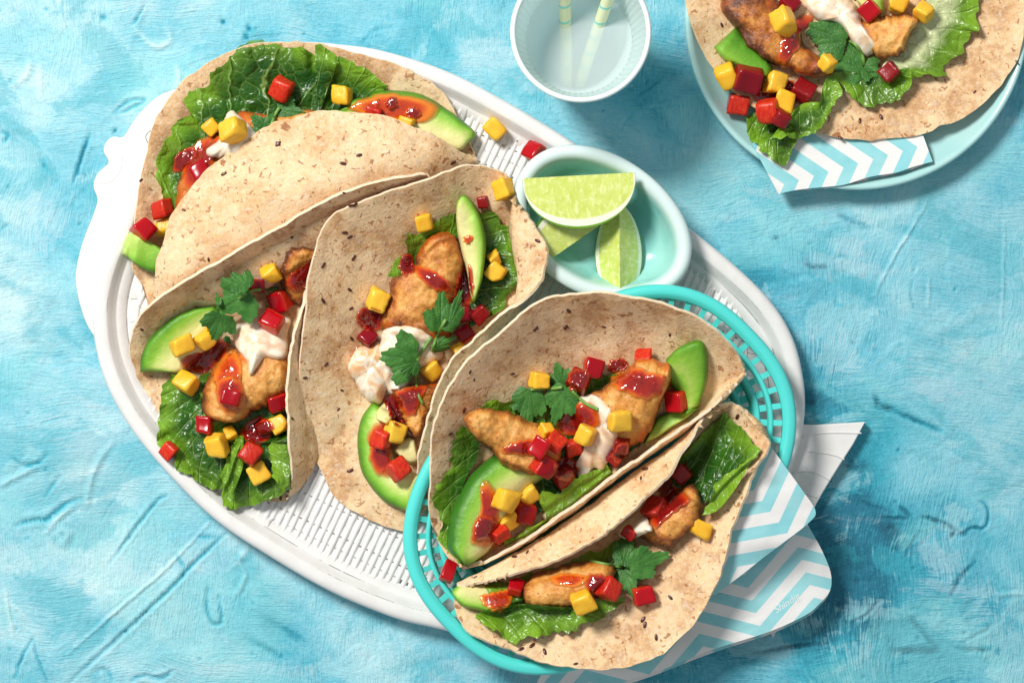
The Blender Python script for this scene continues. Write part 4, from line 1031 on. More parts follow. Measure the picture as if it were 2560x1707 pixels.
dice('mango', 'K1', 1185, 838, 50, 3, 'small square mango cube on the leaf edge left of the cream, top-left taco', tilt=(.05, -.05))
dice('mango', 'K1', 1360, 868, 66, 20, 'big mango cube sitting on the white cream in the top-left taco')
dice('mango', 'K2', 645, 595, 56, -20, 'mango cube against the dark leaf beside the top-left avocado slice')
dice('mango', 'K5', 838, 372, 54, -14, 'mango cube tucked under the flap at the left end of the top-left taco')
dice('mango', 'K2', 1150, 818, 44, 10, 'mango piece nearly hidden below the sauced avocado slice in the top-left taco', lift=-8)
dice('pepper', 'K1', 1735, 550, 64, 32, 'red pepper cube lying on the large crinkled lettuce leaf, top-left taco')
dice('pepper', 'K1', 1095, 1192, 58, 28, 'red pepper cube on the sauced chicken in the top-left taco')
dice('pepper', 'K5', 795, 228, 58, -18, 'upper of two red pepper cubes at the left end of the top-left taco')
dice('pepper', 'K5', 655, 388, 60, -10, 'lower of two red pepper cubes, on the green avocado end of the top-left taco')
dice('pepper', 'K2', 885, 730, 46, 5, 'red pepper piece under the orange sauce on the top-left avocado slice')
sprig('K1', 'coriander sprig with two leaflets beside the cream in the top-left taco', [((1640, 880), (1500, 740), .75, dict(lift=26)), ((1700, 690), (1925, 745), .65, dict(lift=30)), ((1650, 880), (1760, 800), .6)], [[(1648, 890), (1660, 820), (1690, 740), (1720, 690)]])
register(PA.reshape(-1, 3), gridfaces(*PA.shape[:2]))
seeds(tA, PA, NA_, BA_, sp('K1', [(632, 1270), (1270, 1205), (1708, 955), (972, 1500)]) + sp('K2', [(618, 1125), (798, 1070), (1522, 1110), (140, 955)]) + sp('K5', [(1160, 635), (975, 240)]))

# ================================================================== TACO B: left, opening towards the lower left
B_rimL = [(640, 1152, 42), (560, 1140, 40), (470, 1090, 40), (405, 1010, 42), (366, 952, 46), (336, 900, 56), (317, 862, 72), (301, 792, 104), (316, 738, 140), (358, 690, 178), (450, 632, 204), (560, 570, 214), (680, 500, 219), (800, 440, 219), (880, 415, 212), (940, 406, 200), (985, 402, 175)]
B_midL = [(641, 1151, 40), (560, 1100, 35), (480, 1000, 35), (430, 900, 36), (430, 800, 44), (500, 715, 60), (600, 650, 66), (720, 575, 84), (860, 490, 118), (983, 405, 172)]
B_fold = [(652, 1152, 42), (700, 1100, 36), (717, 1040, 36), (715, 950, 35), (712, 880, 35), (722, 760, 36), (790, 640, 45), (890, 510, 90), (981, 408, 165)]
B_midR = [(655, 1151, 44), (692, 1095, 80), (700, 1010, 100), (696, 900, 108), (700, 820, 108), (712, 720, 95), (745, 640, 70), (850, 530, 80), (980, 410, 160)]
B_rimR = [(657, 1150, 46), (667, 1090, 112), (662, 1000, 152), (655, 900, 168), (660, 840, 172), (674, 765, 178), (692, 692, 178), (706, 655, 120), (730, 610, 80), (800, 540, 70), (880, 480, 95), (979, 412, 155)]
tB, PB, NB_, BB_ = tortilla([B_rimL, B_midL, B_fold, B_midR, B_rimR], 'tortilla with a tall back wall and upright front edge at the left of the tray', seed=12, reg=(0, .55))
avocado('K5', [(630, 1505), (640, 1380), (700, 1250), (800, 1150), (900, 1070), (1050, 1012), (1210, 985)], [(860, 1505), (930, 1510), (1020, 1470), (1100, 1380), (1180, 1250), (1230, 1120), (1260, 1040)], 'pale avocado slice fanned against the back wall of the left taco', thick=30, g1=1.0, off=14, kk=.35)
lettuce('J2', [(345, 235), (300, 400), (278, 500), (285, 650), (300, 740), (395, 800), (400, 880), (480, 960), (560, 1030), (680, 1085), (760, 1040)], [(600, 300), (580, 420), (590, 540), (640, 620), (700, 680), (780, 720), (860, 760)], 'dark blistered lettuce leaf spilling from the left taco over the tray weave', seed=7, nu=100, nv=40, off=8, blis=11)
lettuce('J2', [(735, 1050), (735, 1170), (800, 1190), (900, 1182), (1050, 1145), (1150, 1095), (1212, 1045)], [(860, 690), (900, 700), (960, 720), (1040, 720), (1120, 700), (1190, 660), (1230, 640)], 'lower dark lettuce leaf folded under the mango at the bottom of the left taco', seed=9, off=10, blis=9)
lettuce('J2', [(735, 1090), (735, 980), (750, 880), (800, 780), (850, 680)], [(800, 1100), (850, 980), (880, 880), (880, 780), (880, 680)], 'narrow folded lettuce ridge in the middle of the left taco', seed=10, off=16, both=True, blis=8, nu=50, nv=18)
lettuce('J2', [(1150, 1085), (1120, 1000), (1070, 900), (1055, 800), (1075, 730), (1140, 700)], [(1225, 1060), (1215, 980), (1215, 900), (1215, 820), (1215, 740), (1215, 690)], 'curly bright lettuce edge against the upright front of the left taco', seed=11, off=18, ruf=12, blis=9, light=.25, nu=60)
lettuce('J2', [(560, 250), (570, 400), (600, 560), (680, 690), (800, 740)], [(1240, 60), (1240, 250), (1235, 430), (1230, 600), (1225, 720)], 'shaded lettuce leaf under the chicken at the front of the left taco', seed=31, off=6, blis=5, nu=60)
cb = chicken('J2', [(1230, 80), (1050, 40), (900, 45), (760, 85), (680, 180), (605, 290), (582, 400), (575, 500), (640, 558), (740, 588)], [(1230, 330), (1150, 380), (1080, 450), (980, 500), (900, 560), (830, 585), (780, 588)], 'golden chicken strip with red sauce at the front of the left taco', thick=60, off=8)
cb2 = chicken('K5', [(1720, 800), (1745, 650), (1800, 540), (1880, 515), (1960, 525), (2040, 560)], [(1800, 960), (1900, 980), (1980, 940), (2020, 800), (2050, 640)], 'dark browned chicken end deep in the shade of the left taco', thick=50, brown=.45, off=4)
sauce('K5', [(1790, 840), (1800, 760), (1880, 690), (1960, 640), (2000, 700), (1950, 800), (1880, 860)], cb2, 10, -.2)
sauce('J2', [(690, 330), (680, 220), (720, 130), (790, 60), (850, 130), (870, 240), (860, 330), (900, 420), (830, 500), (740, 480)], cb, 6, .75)
sauce('J2', [(690, 380), (700, 300), (770, 270), (850, 300), (870, 380), (830, 470), (740, 480)], cb, 8, .2, seed=8)
sauce('K5', [(960, 1440), (1040, 1370), (1180, 1340), (1220, 1260), (1310, 1280), (1290, 1370), (1200, 1450), (1140, 1500), (1030, 1490)], cb, 8, -.45)
cream('K5', [(1348, 1130), (1400, 1080), (1480, 1000), (1540, 978), (1650, 1000), (1780, 1050), (1815, 1090), (1790, 1200), (1775, 1390), (1620, 1400), (1550, 1470), (1490, 1525), (1462, 1420), (1385, 1330), (1355, 1250)], 'cream dollop with a pointed tip under two pepper cubes in the left taco', center=(1560, 1220), h=40, seed=5, tint=.55)
for kk_, x, y, s, r, lb in [('K5', 950, 1300, 62, 12, 'rounded mango cube on the pale avocado slice of the left taco'), ('K5', 1140, 1255, 54, 30, 'mango cube beneath the coriander leaf in the left taco'),
    ('J2', 475, 300, 66, 28, 'mango cube between the avocado slice and the dark lettuce, left taco'), ('J2', 690, 748, 70, 18, 'biggest mango cube on the dark lettuce of the left taco'),
    ('J2', 790, 665, 40, 50, 'thin mango sliver above the biggest mango cube, left taco'), ('J2', 1140, 602, 50, 10, 'mango cube half tucked against the upright edge of the left taco'),
    ('J2', 990, 955, 58, 22, 'lowest mango cube on the lettuce of the left taco'), ('K5', 1655, 728, 48, 4, 'shaded mango cube beside the browned chicken in the left taco')]:
    dice('mango', kk_, x, y, s, r, lb)
for kk_, x, y, s, r, lb in [('K5', 1725, 945, 62, 28, 'upper red pepper cube behind the cream of the left taco'), ('K5', 1665, 1100, 60, 32, 'red pepper cube lying on the cream of the left taco'),
    ('J2', 790, 410, 52, 20, 'sauced red pepper cube stuck on the chicken of the left taco'), ('J2', 1120, 445, 56, 22, 'red pepper cube against the upright edge of the left taco, below the chicken'),
    ('J2', 598, 608, 52, -4, 'red pepper cube on the lettuce just below the chicken tip, left taco'), ('J2', 1035, 625, 44, -3, 'red pepper cube beside the mango at the upright edge of the left taco'),
    ('J2', 930, 812, 62, -20, 'shiny red pepper cube in the middle of the lower lettuce, left taco'), ('J2', 347, 790, 46, 3, 'lone red pepper cube at the lettuce tip on the left rim of the tray'),
    ('K5', 1540, 830, 46, 12, 'dark red pepper cube behind the coriander in the left taco')]:
    dice('pepper', kk_, x, y, s, r, lb)
sprig('K5', 'coriander sprig with three leaflets over the avocado of the left taco', [((1490, 880), (1230, 1040), .85, dict(lift=34)), ((1270, 1050), (1200, 1275), .75, dict(lift=20)), ((1480, 850), (1330, 715), .62, dict(lift=40)), ((1290, 1230), (1340, 1280), .5), ((1250, 980), (1222, 880), .35)], [[(1400, 930), (1480, 880), (1560, 860), (1710, 852)]])
sauce('J2', [(870, 660), (930, 590), (1010, 560), (1090, 620), (1060, 700), (1000, 740), (930, 720)], cb, 5, -.5, seed=12)
register(PB.reshape(-1, 3), gridfaces(*PB.shape[:2]))
seeds(tB, PB, NB_, BB_, sp('K5', [(1830, 455), (648, 1185), (1925, 1070), (1160, 905), (1890, 1230)]) + sp('K6', [(516, 272), (105, 610)]) + sp('J2', [(1230, 560), (1145, 1108)]))

# ================================================================== TACO C: middle of the tray
C_rimL = [(940, 1217, 40), (920, 1216, 40), (850, 1192, 38), (780, 1152, 40), (745, 1100, 48), (720, 1040, 64), (704, 980, 92), (694, 920, 122), (690, 850, 154), (693, 780, 176), (702, 700, 192), (712, 620, 202), (735, 540, 206), (760, 498, 205), (800, 475, 202), (870, 450, 200), (940, 426, 196), (1010, 401, 186), (1080, 382, 160), (1125, 386, 145), (1160, 402, 148), (1174, 436, 152)]
C_midL = [(938, 1216, 40), (905, 1080, 35), (880, 950, 35), (890, 820, 38), (940, 680, 48), (1020, 560, 62), (1105, 485, 80), (1174, 441, 150)]
C_fold = [(940, 1216, 40), (1010, 1120, 35), (1040, 1000, 35), (1080, 900, 35), (1130, 820, 36), (1170, 720, 40), (1176, 640, 45), (1160, 540, 62), (1174, 452, 150)]
C_midR = [(943, 1215, 42), (990, 1110, 80), (1022, 1000, 100), (1058, 900, 112), (1110, 820, 120), (1165, 735, 132), (1190, 660, 142), (1190, 600, 150), (1176, 520, 156), (1175, 452, 158)]
C_rimR = [(945, 1214, 44), (948, 1150, 84), (955, 1092, 112), (961, 1040, 134), (983, 960, 152), (1000, 890, 160), (1042, 820, 168), (1095, 772, 174), (1150, 722, 184), (1200, 690, 196), (1232, 655, 204), (1250, 616, 206), (1255, 574, 202), (1240, 538, 192), (1205, 488, 180), (1177, 454, 165)]
tC, PC_, NC_, BC_ = tortilla([C_rimL, C_midL, C_fold, C_midR, C_rimR], 'open tortilla in the middle of the tray with its broad left wall showing', seed=23, reg=(0, .62))
lettuce('K6', [(848, 915), (905, 800), (970, 700), (985, 610), (1060, 570), (1180, 520), (1260, 485), (1390, 440)], [(960, 930), (1050, 850), (1120, 760), (1200, 680), (1260, 640), (1330, 620), (1420, 600)], 'dark lettuce leaf peeping out left of the chicken in the middle taco', seed=3, off=10, blis=4, ruf=6)
lettuce('K6', [(1560, 400), (1660, 425), (1740, 490), (1810, 525), (1870, 640), (1920, 760), (1938, 900), (1860, 980), (1810, 1050), (1750, 1170)], [(1480, 480), (1500, 620), (1520, 760), (1520, 900), (1500, 1050), (1480, 1200), (1480, 1320)], 'curly lettuce leaf along the right wall of the middle taco', seed=6, off=10, ruf=13, nu=100, nv=38)
chC = chicken('K6', [(790, 1330), (800, 1220), (850, 1100), (860, 1000), (905, 920), (1030, 850), (1060, 760), (1110, 650), (1230, 565)], [(1280, 1480), (1330, 1390), (1350, 1200), (1420, 1000), (1450, 860), (1440, 750), (1390, 620), (1330, 562)], 'long golden chicken strip running up the middle taco', thick=66, off=10, brown=.12, nu=110)
chD = chicken('J3', [(760, 330), (830, 430), (880, 600), (950, 690), (985, 695)], [(1150, 300), (1120, 420), (1060, 560), (1030, 660), (1000, 695)], 'short chicken end below the cream in the middle taco', thick=58, off=14, brown=.2)
av = avocado('K6', [(1385, 330), (1440, 275), (1510, 330), (1570, 450), (1610, 600), (1612, 750), (1580, 950), (1525, 1120)], [(1383, 345), (1385, 500), (1420, 700), (1470, 900), (1495, 1060), (1512, 1120)], 'slender avocado spear standing beside the chicken of the middle taco', thick=40, g0=.08, g1=.95, off=26, kk=.3)
sauce('K6', [(1060, 870), (1090, 840), (1200, 870), (1300, 930), (1360, 1000), (1330, 1040), (1220, 1020), (1140, 960)], chC, 9, .15)
sauce('K6', [(1380, 1000), (1400, 900), (1480, 840), (1505, 950), (1500, 1090), (1440, 1140), (1370, 1100)], chC, 8, -.2, seed=4)
sauce('K6', [(1440, 620), (1500, 590), (1520, 620), (1480, 660)], av, 4, .8)
sauce('J3', [(820, 420), (850, 370), (950, 330), (1040, 330), (1010, 420), (960, 520), (900, 520)], chD, 9, -.05)
sauce('J3', [(500, 130), (545, 60), (600, 40), (560, 100), (520, 160)], chC, 6, .1, seed=2)
cream('J3', [(484, 180), (500, 120), (545, 62), (640, 32), (720, 20), (790, 70), (800, 180), (790, 300), (755, 370), (715, 455), (690, 460), (600, 400), (530, 290), (490, 220)], 'left-hand cream dollop resting on the tortilla wall of the middle taco', center=(650, 200), h=46, seed=11, tint=.9)
cream('K6', [(790, 1360), (830, 1330), (900, 1295), (1030, 1280), (1150, 1335), (1230, 1420), (1280, 1490), (1270, 1560), (1200, 1600), (1050, 1700), (960, 1830), (850, 1820), (790, 1680), (770, 1500)], 'right-hand cream dollop smeared over the chicken of the middle taco', center=(1000, 1500), h=42, seed=13, tint=.5)
av = avocado('J3', [(660, 440), (580, 560), (553, 720), (578, 920), (650, 1050), (750, 1150), (880, 1212), (930, 1218)], [(830, 540), (790, 600), (790, 700), (800, 800), (830, 880), (900, 930), (985, 960), (990, 1030)], 'curved avocado slice at the bottom of the middle taco holding red sauce', thick=30, g1=.95, off=6)
avocado('J3', [(690, 570), (690, 510), (740, 450), (780, 450)], [(760, 600), (800, 570), (820, 550), (825, 540)], 'pale avocado corner just under the cream tip of the middle taco', thick=26, g0=.6, g1=.9, off=8)
avocado('J3', [(810, 790), (850, 730), (900, 690), (960, 700)], [(880, 850), (930, 880), (960, 880), (990, 860)], 'pale cut avocado chunk beside the square pepper cube, bottom of the middle taco', thick=30, g0=.7, g1=1.0, off=10)
sauce('J3', [(640, 760), (650, 660), (720, 600), (790, 600), (800, 720), (790, 830), (800, 930), (720, 950), (660, 880)], av, 8, .1)
dice('mango', 'K6', 1752, 228, 58, 22, 'mango cube perched on the top rim of the middle taco by the bowl')
dice('mango', 'K6', 1130, 490, 52, 6, 'mango cube on the upper wall above the chicken, middle taco')
dice('mango', 'K6', 760, 1090, 62, 24, 'mango cube on the wall left of the chicken, middle taco')
dice('mango', 'K6', 1697, 880, 52, 3, 'mango cube on the curly leaf right of the avocado spear, middle taco')
dice('mango', 'K6', 1678, 775, 36, -5, 'little mango cube just above another on the curly leaf, middle taco', lift=6)
dice('mango', 'J3', 1080, 222, 58, -4, 'mango cube on the cream beside the coriander stem, middle taco')
dice('mango', 'K6', 1405, 1480, 44, 20, 'mango cube wedged between cream and right edge of the middle taco')
dice('mango', 'J3', 820, 662, 60, 28, 'mango cube on the curved bottom avocado slice, middle taco')
dice('pepper', 'K6', 1440, 1205, 50, -12, 'dark red pepper cube below the avocado spear, left of a pair, middle taco')
dice('pepper', 'K6', 1572, 1210, 52, 4, 'dark red pepper cube below the avocado spear, right of a pair, middle taco')
dice('pepper', 'K6', 1455, 1365, 46, 20, 'red pepper cube just left of the right edge and above the mango, middle taco')
dice('pepper', 'K6', 690, 1395, 50, -12, 'dark red pepper cube on the wall left of the cream, middle taco')
dice('pepper', 'J3', 725, 705, 50, 35, 'sauce-covered red pepper cube beneath the mango on the bottom avocado, middle taco')
dice('pepper', 'J3', 845, 922, 60, 12, 'square red pepper cube on the lower end of the bottom avocado, middle taco')
dice('pepper', 'K6', 1588, 330, 34, 70, 'small dark red pepper piece on the wall beside the avocado spear, middle taco', lift=-4)
sprig('J3', 'coriander sprig with long stem over the cream of the middle taco', [((975, 135), (690, 110), .82, dict(lift=34)), ((975, 150), (860, 235), .7, dict(lift=24))], [[(1020, 460), (980, 370), (970, 250), (980, 140), (1040, 40), (1080, -20)]])
sprig('K6', 'upright coriander leaf beside the red sauce on the middle taco chicken', [((1260, 1340), (1265, 1020), .55, dict(lift=34)), ((1310, 1330), (1430, 990), .28, dict(lift=38)), ((1200, 1480), (1400, 1375), .3, dict(lift=26))], [[(1190, 1500), (1225, 1400), (1262, 1320), (1300, 1250)]])
sauce('K6', [(930, 830), (970, 740), (1030, 760), (1050, 850), (990, 900)], chC, 6, -.5, seed=14)
sauce('K6', [(610, 1260), (640, 1180), (740, 1160), (800, 1230), (780, 1310), (690, 1330)], chC, 4, -.5, seed=15)
sauce('J3', [(740, 430), (800, 400), (850, 480), (870, 580), (820, 600), (780, 520)], chD, 7, -.5, seed=16)
register(PC_.reshape(-1, 3), gridfaces(*PC_.shape[:2]))
seeds(tC, PC_, NC_, BC_, sp('K6', [(605, 350), (512, 588), (556, 586), (582, 755), (348, 848), (560, 1035), (346, 1105), (547, 1175), (2000, 650), (547, 1420), (545, 345)]) + sp('J2', [(1470, 190), (1320, 290), (1555, 495), (1640, 905), (1605, 380)]))

# ================================================================== TACO D: upper taco in the basket
D_rimL = [(1058, 1302, 150), (1022, 1272, 150), (1000, 1236, 156), (987, 1190, 172), (988, 1090, 212), (995, 1000, 246), (1020, 920, 272), (1060, 850, 288), (1110, 800, 298), (1190, 730, 308), (1240, 697, 310), (1330, 676, 308), (1450, 682, 302), (1540, 705, 292), (1610, 735, 276), (1660, 775, 254), (1695, 815, 228), (1711, 850, 210)]
D_midL = [(1059, 1302, 166), (1062, 1200, 142), (1090, 1080, 138), (1150, 980, 142), (1240, 885, 150), (1350, 815, 163), (1470, 780, 183), (1600, 795, 203), (1711, 852, 208)]
D_fold = [(1060, 1303, 146), (1130, 1250, 112), (1230, 1180, 108), (1340, 1090, 108), (1450, 1010, 110), (1560, 940, 122), (1650, 890, 152), (1711, 854, 206)]
D_midR = [(1062, 1303, 148), (1125, 1282, 146), (1235, 1222, 158), (1335, 1152, 168), (1448, 1070, 172), (1556, 994, 172), (1645, 925, 178), (1712, 855, 206)]
D_rimR = [(1064, 1303, 150), (1120, 1285, 192), (1200, 1240, 222), (1300, 1170, 242), (1380, 1112, 250), (1450, 1060, 252), (1560, 985, 250), (1640, 925, 237), (1690, 880, 217), (1712, 856, 207)]
tD, PD, ND, BD = tortilla([D_rimL, D_midL, D_fold, D_midR, D_rimR], 'large tortilla with a high rear wall in the upper half of the basket', seed=31, reg=(0, .62))
lettuce('J4', [(430, 632), (500, 592), (600, 570), (715, 558)], [(470, 700), (540, 720), (620, 720), (720, 700)], 'thin dark lettuce edge behind the left chicken, upper basket taco', seed=2, off=10, blis=3, nu=40, nv=16)
lettuce('J4', [(300, 755), (262, 880), (235, 960), (190, 1070), (105, 1180), (92, 1270), (130, 1400), (145, 1470), (115, 1560), (180, 1640), (260, 1700), (330, 1740)], [(440, 800), (420, 900), (400, 1000), (340, 1100), (300, 1200), (260, 1300), (240, 1400), (240, 1500), (250, 1600), (330, 1700)], 'dark lettuce leaf curling down the left end of the upper basket taco', seed=4, off=10, ruf=10, nu=100, blis=6)
lettuce('J4', [(560, 700), (760, 620), (980, 520), (1200, 440), (1400, 370), (1560, 330)], [(760, 1420), (900, 1340), (1100, 1200), (1300, 1080), (1480, 950), (1640, 840)], 'dark lettuce leaf lying under all the fillings of the upper basket taco', seed=33, off=6, blis=5, nu=90, nv=40)
avd = avocado('J4', [(560, 930), (450, 1020), (350, 1120), (270, 1260), (210, 1400), (195, 1520), (198, 1620), (260, 1700), (325, 1752)], [(960, 1100), (860, 1140), (760, 1220), (680, 1320), (620, 1420), (570, 1500), (540, 1580), (450, 1680), (345, 1752)], 'big glossy avocado piece with green back at the left of the upper basket taco', thick=64, g0=-.12, g1=.85, off=10, prof=(3, 12), kk=.3)
avocado('J4', [(1755, 275), (1870, 180), (2012, 152), (2055, 300), (2042, 450), (1990, 610)], [(1740, 400), (1800, 480), (1830, 540), (1850, 600), (1860, 660), (1900, 690)], 'bright green avocado end at the right of the upper basket taco', thick=36, g0=.03, g1=.55, both=True, off=10)
avocado('J4', [(1690, 690), (1800, 640), (1900, 640), (1995, 620)], [(1590, 890), (1700, 830), (1800, 760), (1900, 700)], 'green avocado piece below the right chicken of the upper basket taco', thick=24, g0=.04, g1=.40, off=6)
c1 = chicken('J4', [(308, 705), (345, 670), (400, 642), (500, 632), (620, 655), (750, 700), (900, 760), (1020, 860)], [(320, 740), (380, 820), (470, 900), (530, 960), (600, 1030), (700, 1082), (840, 1105), (1000, 1000)], 'tapered golden chicken strip at the left of the upper basket taco', thick=62, off=30, kk=.25)
c2 = chicken('J4', [(1210, 525), (1290, 500), (1380, 430), (1490, 350), (1540, 280), (1620, 258), (1720, 290), (1778, 300), (1792, 400)], [(1300, 780), (1390, 900), (1480, 915), (1580, 860), (1660, 760), (1700, 650), (1740, 540), (1785, 430)], 'broad golden chicken strip with a sauce band at the right of the upper basket taco', thick=60, off=26, kk=.25)
sauce('J4', [(1370, 440), (1420, 390), (1520, 345), (1640, 375), (1740, 400), (1772, 460), (1750, 540), (1680, 545), (1600, 560), (1500, 520), (1420, 490)], c2, 9, .25)
sauce('J4', [(1340, 350), (1370, 290), (1450, 280), (1470, 330), (1400, 370)], c2, 8, -.4, seed=7)
sauce('J4', [(590, 950), (620, 900), (720, 860), (800, 850), (860, 900), (840, 960), (760, 960), (660, 950)], c1, 7, .2)
sauce('J4', [(430, 1250), (450, 1190), (500, 1190), (560, 1300), (560, 1400), (600, 1500), (560, 1600), (440, 1600), (375, 1560), (400, 1430), (440, 1350)], avd, 7, .35)
sauce('J5', [(535, 370), (590, 285), (650, 270), (720, 320), (720, 400), (650, 430), (560, 430)], avd, 14, -.35, seed=5)
lettuce('J4', [(590, 1560), (660, 1540), (760, 1470), (850, 1440), (900, 1380), (850, 1300), (845, 1250), (930, 1225), (980, 1240), (1050, 1180), (1120, 1130), (1200, 1090), (1260, 1062), (1345, 1050)], [(640, 1700), (760, 1640), (880, 1560), (980, 1480), (1080, 1400), (1180, 1320), (1280, 1250), (1400, 1150)], 'light green ruffled lettuce edge along the front rim of the upper basket taco', seed=8, off=16, light=.35, ruf=12, blis=7, nu=110)
cream('J4', [(1090, 560), (1130, 538), (1210, 530), (1310, 565), (1370, 630), (1360, 720), (1420, 815), (1380, 950), (1300, 1068), (1240, 1060), (1180, 1142), (1110, 1100), (1085, 1060), (1130, 990), (1160, 900), (1120, 760), (1080, 640)], 'tall cream dollop in the centre of the upper basket taco', center=(1240, 820), h=40, seed=17, tint=.5, off=6)
sa = sauce('J4', [(990, 740), (1070, 640), (1140, 600), (1220, 620), (1265, 690), (1250, 760), (1160, 800), (1070, 820), (1000, 800)], c1, 9, .05, seed=9)
for x, y, s, r, lb in [(855, 430, 52, 40, 'mango cube half hidden behind the coriander, upper basket taco'), (1415, 715, 64, 24, 'mango cube on the right shoulder of the cream, upper basket taco'),
    (1180, 815, 60, 62, 'cut mango wedge lying across the cream, upper basket taco'), (900, 782, 38, 30, 'tiny mango scrap left of the central pepper cubes, upper basket taco'),
    (620, 1285, 66, -8, 'mango cube on the big avocado piece, upper basket taco'), (768, 1232, 52, 10, 'mango cube right of another on the pale avocado flesh, upper basket taco'), (630, 1432, 50, 15, 'flat mango piece beside the sauce on the big avocado, upper basket taco')]:
    dice('mango', 'J4', x, y, s, r, lb)
for x, y, s, r, lb in [(1130, 430, 62, 10, 'dark red pepper cube against the rear wall right of coriander, upper basket taco'), (1232, 342, 62, 32, 'glossy red pepper cube on top of another by the rear wall, upper basket taco'),
    (1592, 262, 48, 10, 'red pepper cube behind the tip of the right chicken, upper basket taco'), (1822, 582, 60, 20, 'square red pepper cube on the green avocado end, upper basket taco'),
    (850, 905, 54, 20, 'wet red pepper cube in the sauce of the left chicken, upper basket taco'), (968, 868, 52, -4, 'orange-red pepper cube topping the central heap, upper basket taco'), (1090, 905, 48, 8, 'red pepper cube at the left foot of the cream, upper basket taco'),
    (885, 1040, 62, -12, 'large red pepper cube below the central heap, upper basket taco'), (1025, 1118, 54, 15, 'dark red pepper cube between cream and front lettuce, upper basket taco'),
    (752, 1368, 62, -30, 'red pepper cube next to the mango on the big avocado, upper basket taco'), (1435, 900, 46, 20, 'dark red pepper piece under the right chicken beside the cream, upper basket taco'), (1385, 985, 40, 40, 'small dark pepper piece at the front rim beside the cream, upper basket taco')]:
    dice('pepper', 'J4', x, y, s, r, lb)
dice('pepper', 'J5', 735, 400, 50, 25, 'red pepper cube in the sauce near the tip of the big avocado, upper basket taco')
dice('pepper', 'J5', 357, 670, 64, 3, 'lone red pepper piece caught on the left side of the basket', shape=(1, .62, .55), lift=4)
sprig('J4', 'coriander sprig with three leaves across the top of the upper basket taco', [((1015, 475), (965, 285), .56, dict(lift=34)), ((1045, 475), (935, 765), .50, dict(lift=30)), ((785, 490), (745, 800), .52, dict(lift=30))], [[(790, 495), (850, 490), (940, 488), (1015, 478)], [(1085, 505), (1140, 560), (1200, 605), (1272, 638)]])
sauce('J4', [(980, 1010), (1050, 980), (1110, 1030), (1110, 1110), (1030, 1150), (970, 1090)], c1, 7, -.4, seed=12)
sauce('J4', [(1060, 420), (1090, 360), (1180, 360), (1200, 450), (1150, 500), (1080, 490)], c2, 6, -.5, seed=13)
sauce('J4', [(1370, 960), (1430, 880), (1490, 890), (1470, 960), (1410, 1010)], c2, 7, -.3, seed=14)
register(PD.reshape(-1, 3), gridfaces(*PD.shape[:2]))
seeds(tD, PD, ND, BD, sp('J4', [(830, 75), (1040, 48), (1295, 68), (1765, 108), (360, 395), (388, 450), (330, 650), (230, 815), (672, 395), (2080, 600)]) + sp('J1', [(480, 1235), (262, 1358), (470, 1335)]))

# ================================================================== TACO E: lower taco in the basket
E_rimL = [(1050, 1345, 172), (1100, 1341, 192), (1150, 1331, 212), (1230, 1306, 237), (1300, 1281, 252), (1380, 1235, 260), (1450, 1180, 262), (1510, 1120, 264), (1550, 1075, 262), (1590, 1010, 252), (1620, 960, 238), (1640, 940, 225), (1678, 926, 200)]
E_midL = [(1052, 1344, 160), (1110, 1318, 168), (1180, 1280, 178), (1300, 1205, 188), (1440, 1105, 192), (1550, 1025, 192), (1630, 960, 192), (1680, 926, 198)]
E_fold = [(1053, 1347, 150), (1160, 1320, 112), (1300, 1255, 106), (1430, 1165, 106), (1540, 1080, 108), (1630, 1000, 130), (1684, 928, 195)]
E_midR = [(1050, 1352, 150), (1130, 1395, 148), (1270, 1388, 158), (1420, 1330, 170), (1540, 1240, 168), (1640, 1110, 168), (1720, 990, 192), (1692, 930, 195)]
E_rimR = [(1046, 1358, 152), (1044, 1395, 168), (1060, 1430, 190), (1100, 1462, 206), (1190, 1501, 214), (1260, 1522, 216), (1350, 1536, 218), (1430, 1535, 220), (1500, 1513, 222), (1560, 1463, 224), (1610, 1410, 226), (1650, 1330, 230), (1680, 1220, 236), (1720, 1110, 242), (1757, 1042, 242), (1765, 1010, 234), (1746, 978, 218), (1700, 933, 198)]
tE, PE, NE, BE = tortilla([E_rimL, E_midL, E_fold, E_midR, E_rimR], 'lower tortilla in the basket with its far flap bent over and near edge open', seed=44, reg=(.40, 1.0))
avo = avocado('J5', [(378, 815), (400, 862), (460, 922), (560, 950), (660, 978), (760, 952), (950, 880)], [(410, 780), (500, 770), (600, 765), (700, 760), (850, 760), (960, 780)], 'pale avocado slice with drops of sauce at the tip of the lower basket taco', thick=34, g0=.08, g1=1.0, off=10)
lettuce('J6', [(690, 710), (760, 620), (850, 528), (930, 460), (992, 415), (1050, 470), (1130, 560), (1200, 630), (1255, 690), (1230, 760)], [(500, 900), (560, 960), (640, 1030), (720, 1090), (800, 1120), (860, 1100), (920, 1050), (980, 980), (1060, 900), (1130, 830)], 'broad dark lettuce leaf at the right end of the lower basket taco', seed=12, off=14, nu=90, nv=36, ruf=6, rib=.0)
lettuce('J6', [(795, 1215), (830, 1120), (865, 1040), (920, 930), (1000, 870), (1060, 830), (1130, 780), (1215, 725)], [(850, 1210), (930, 1170), (1000, 1090), (1060, 1010), (1110, 930), (1150, 860), (1190, 790), (1235, 735)], 'rolled pale green lettuce underside lying right of the lower basket taco chicken', seed=13, off=30, light=.55, blis=2, ruf=4, both=True, nu=60, nv=22)
lettuce('J5', [(620, 760), (860, 720), (1100, 650), (1400, 540), (1700, 400)], [(700, 960), (900, 930), (1200, 920), (1480, 840), (1700, 760)], 'shaded lettuce leaf behind the chicken of the lower basket taco', seed=34, off=4, blis=4, nu=70, nv=26)
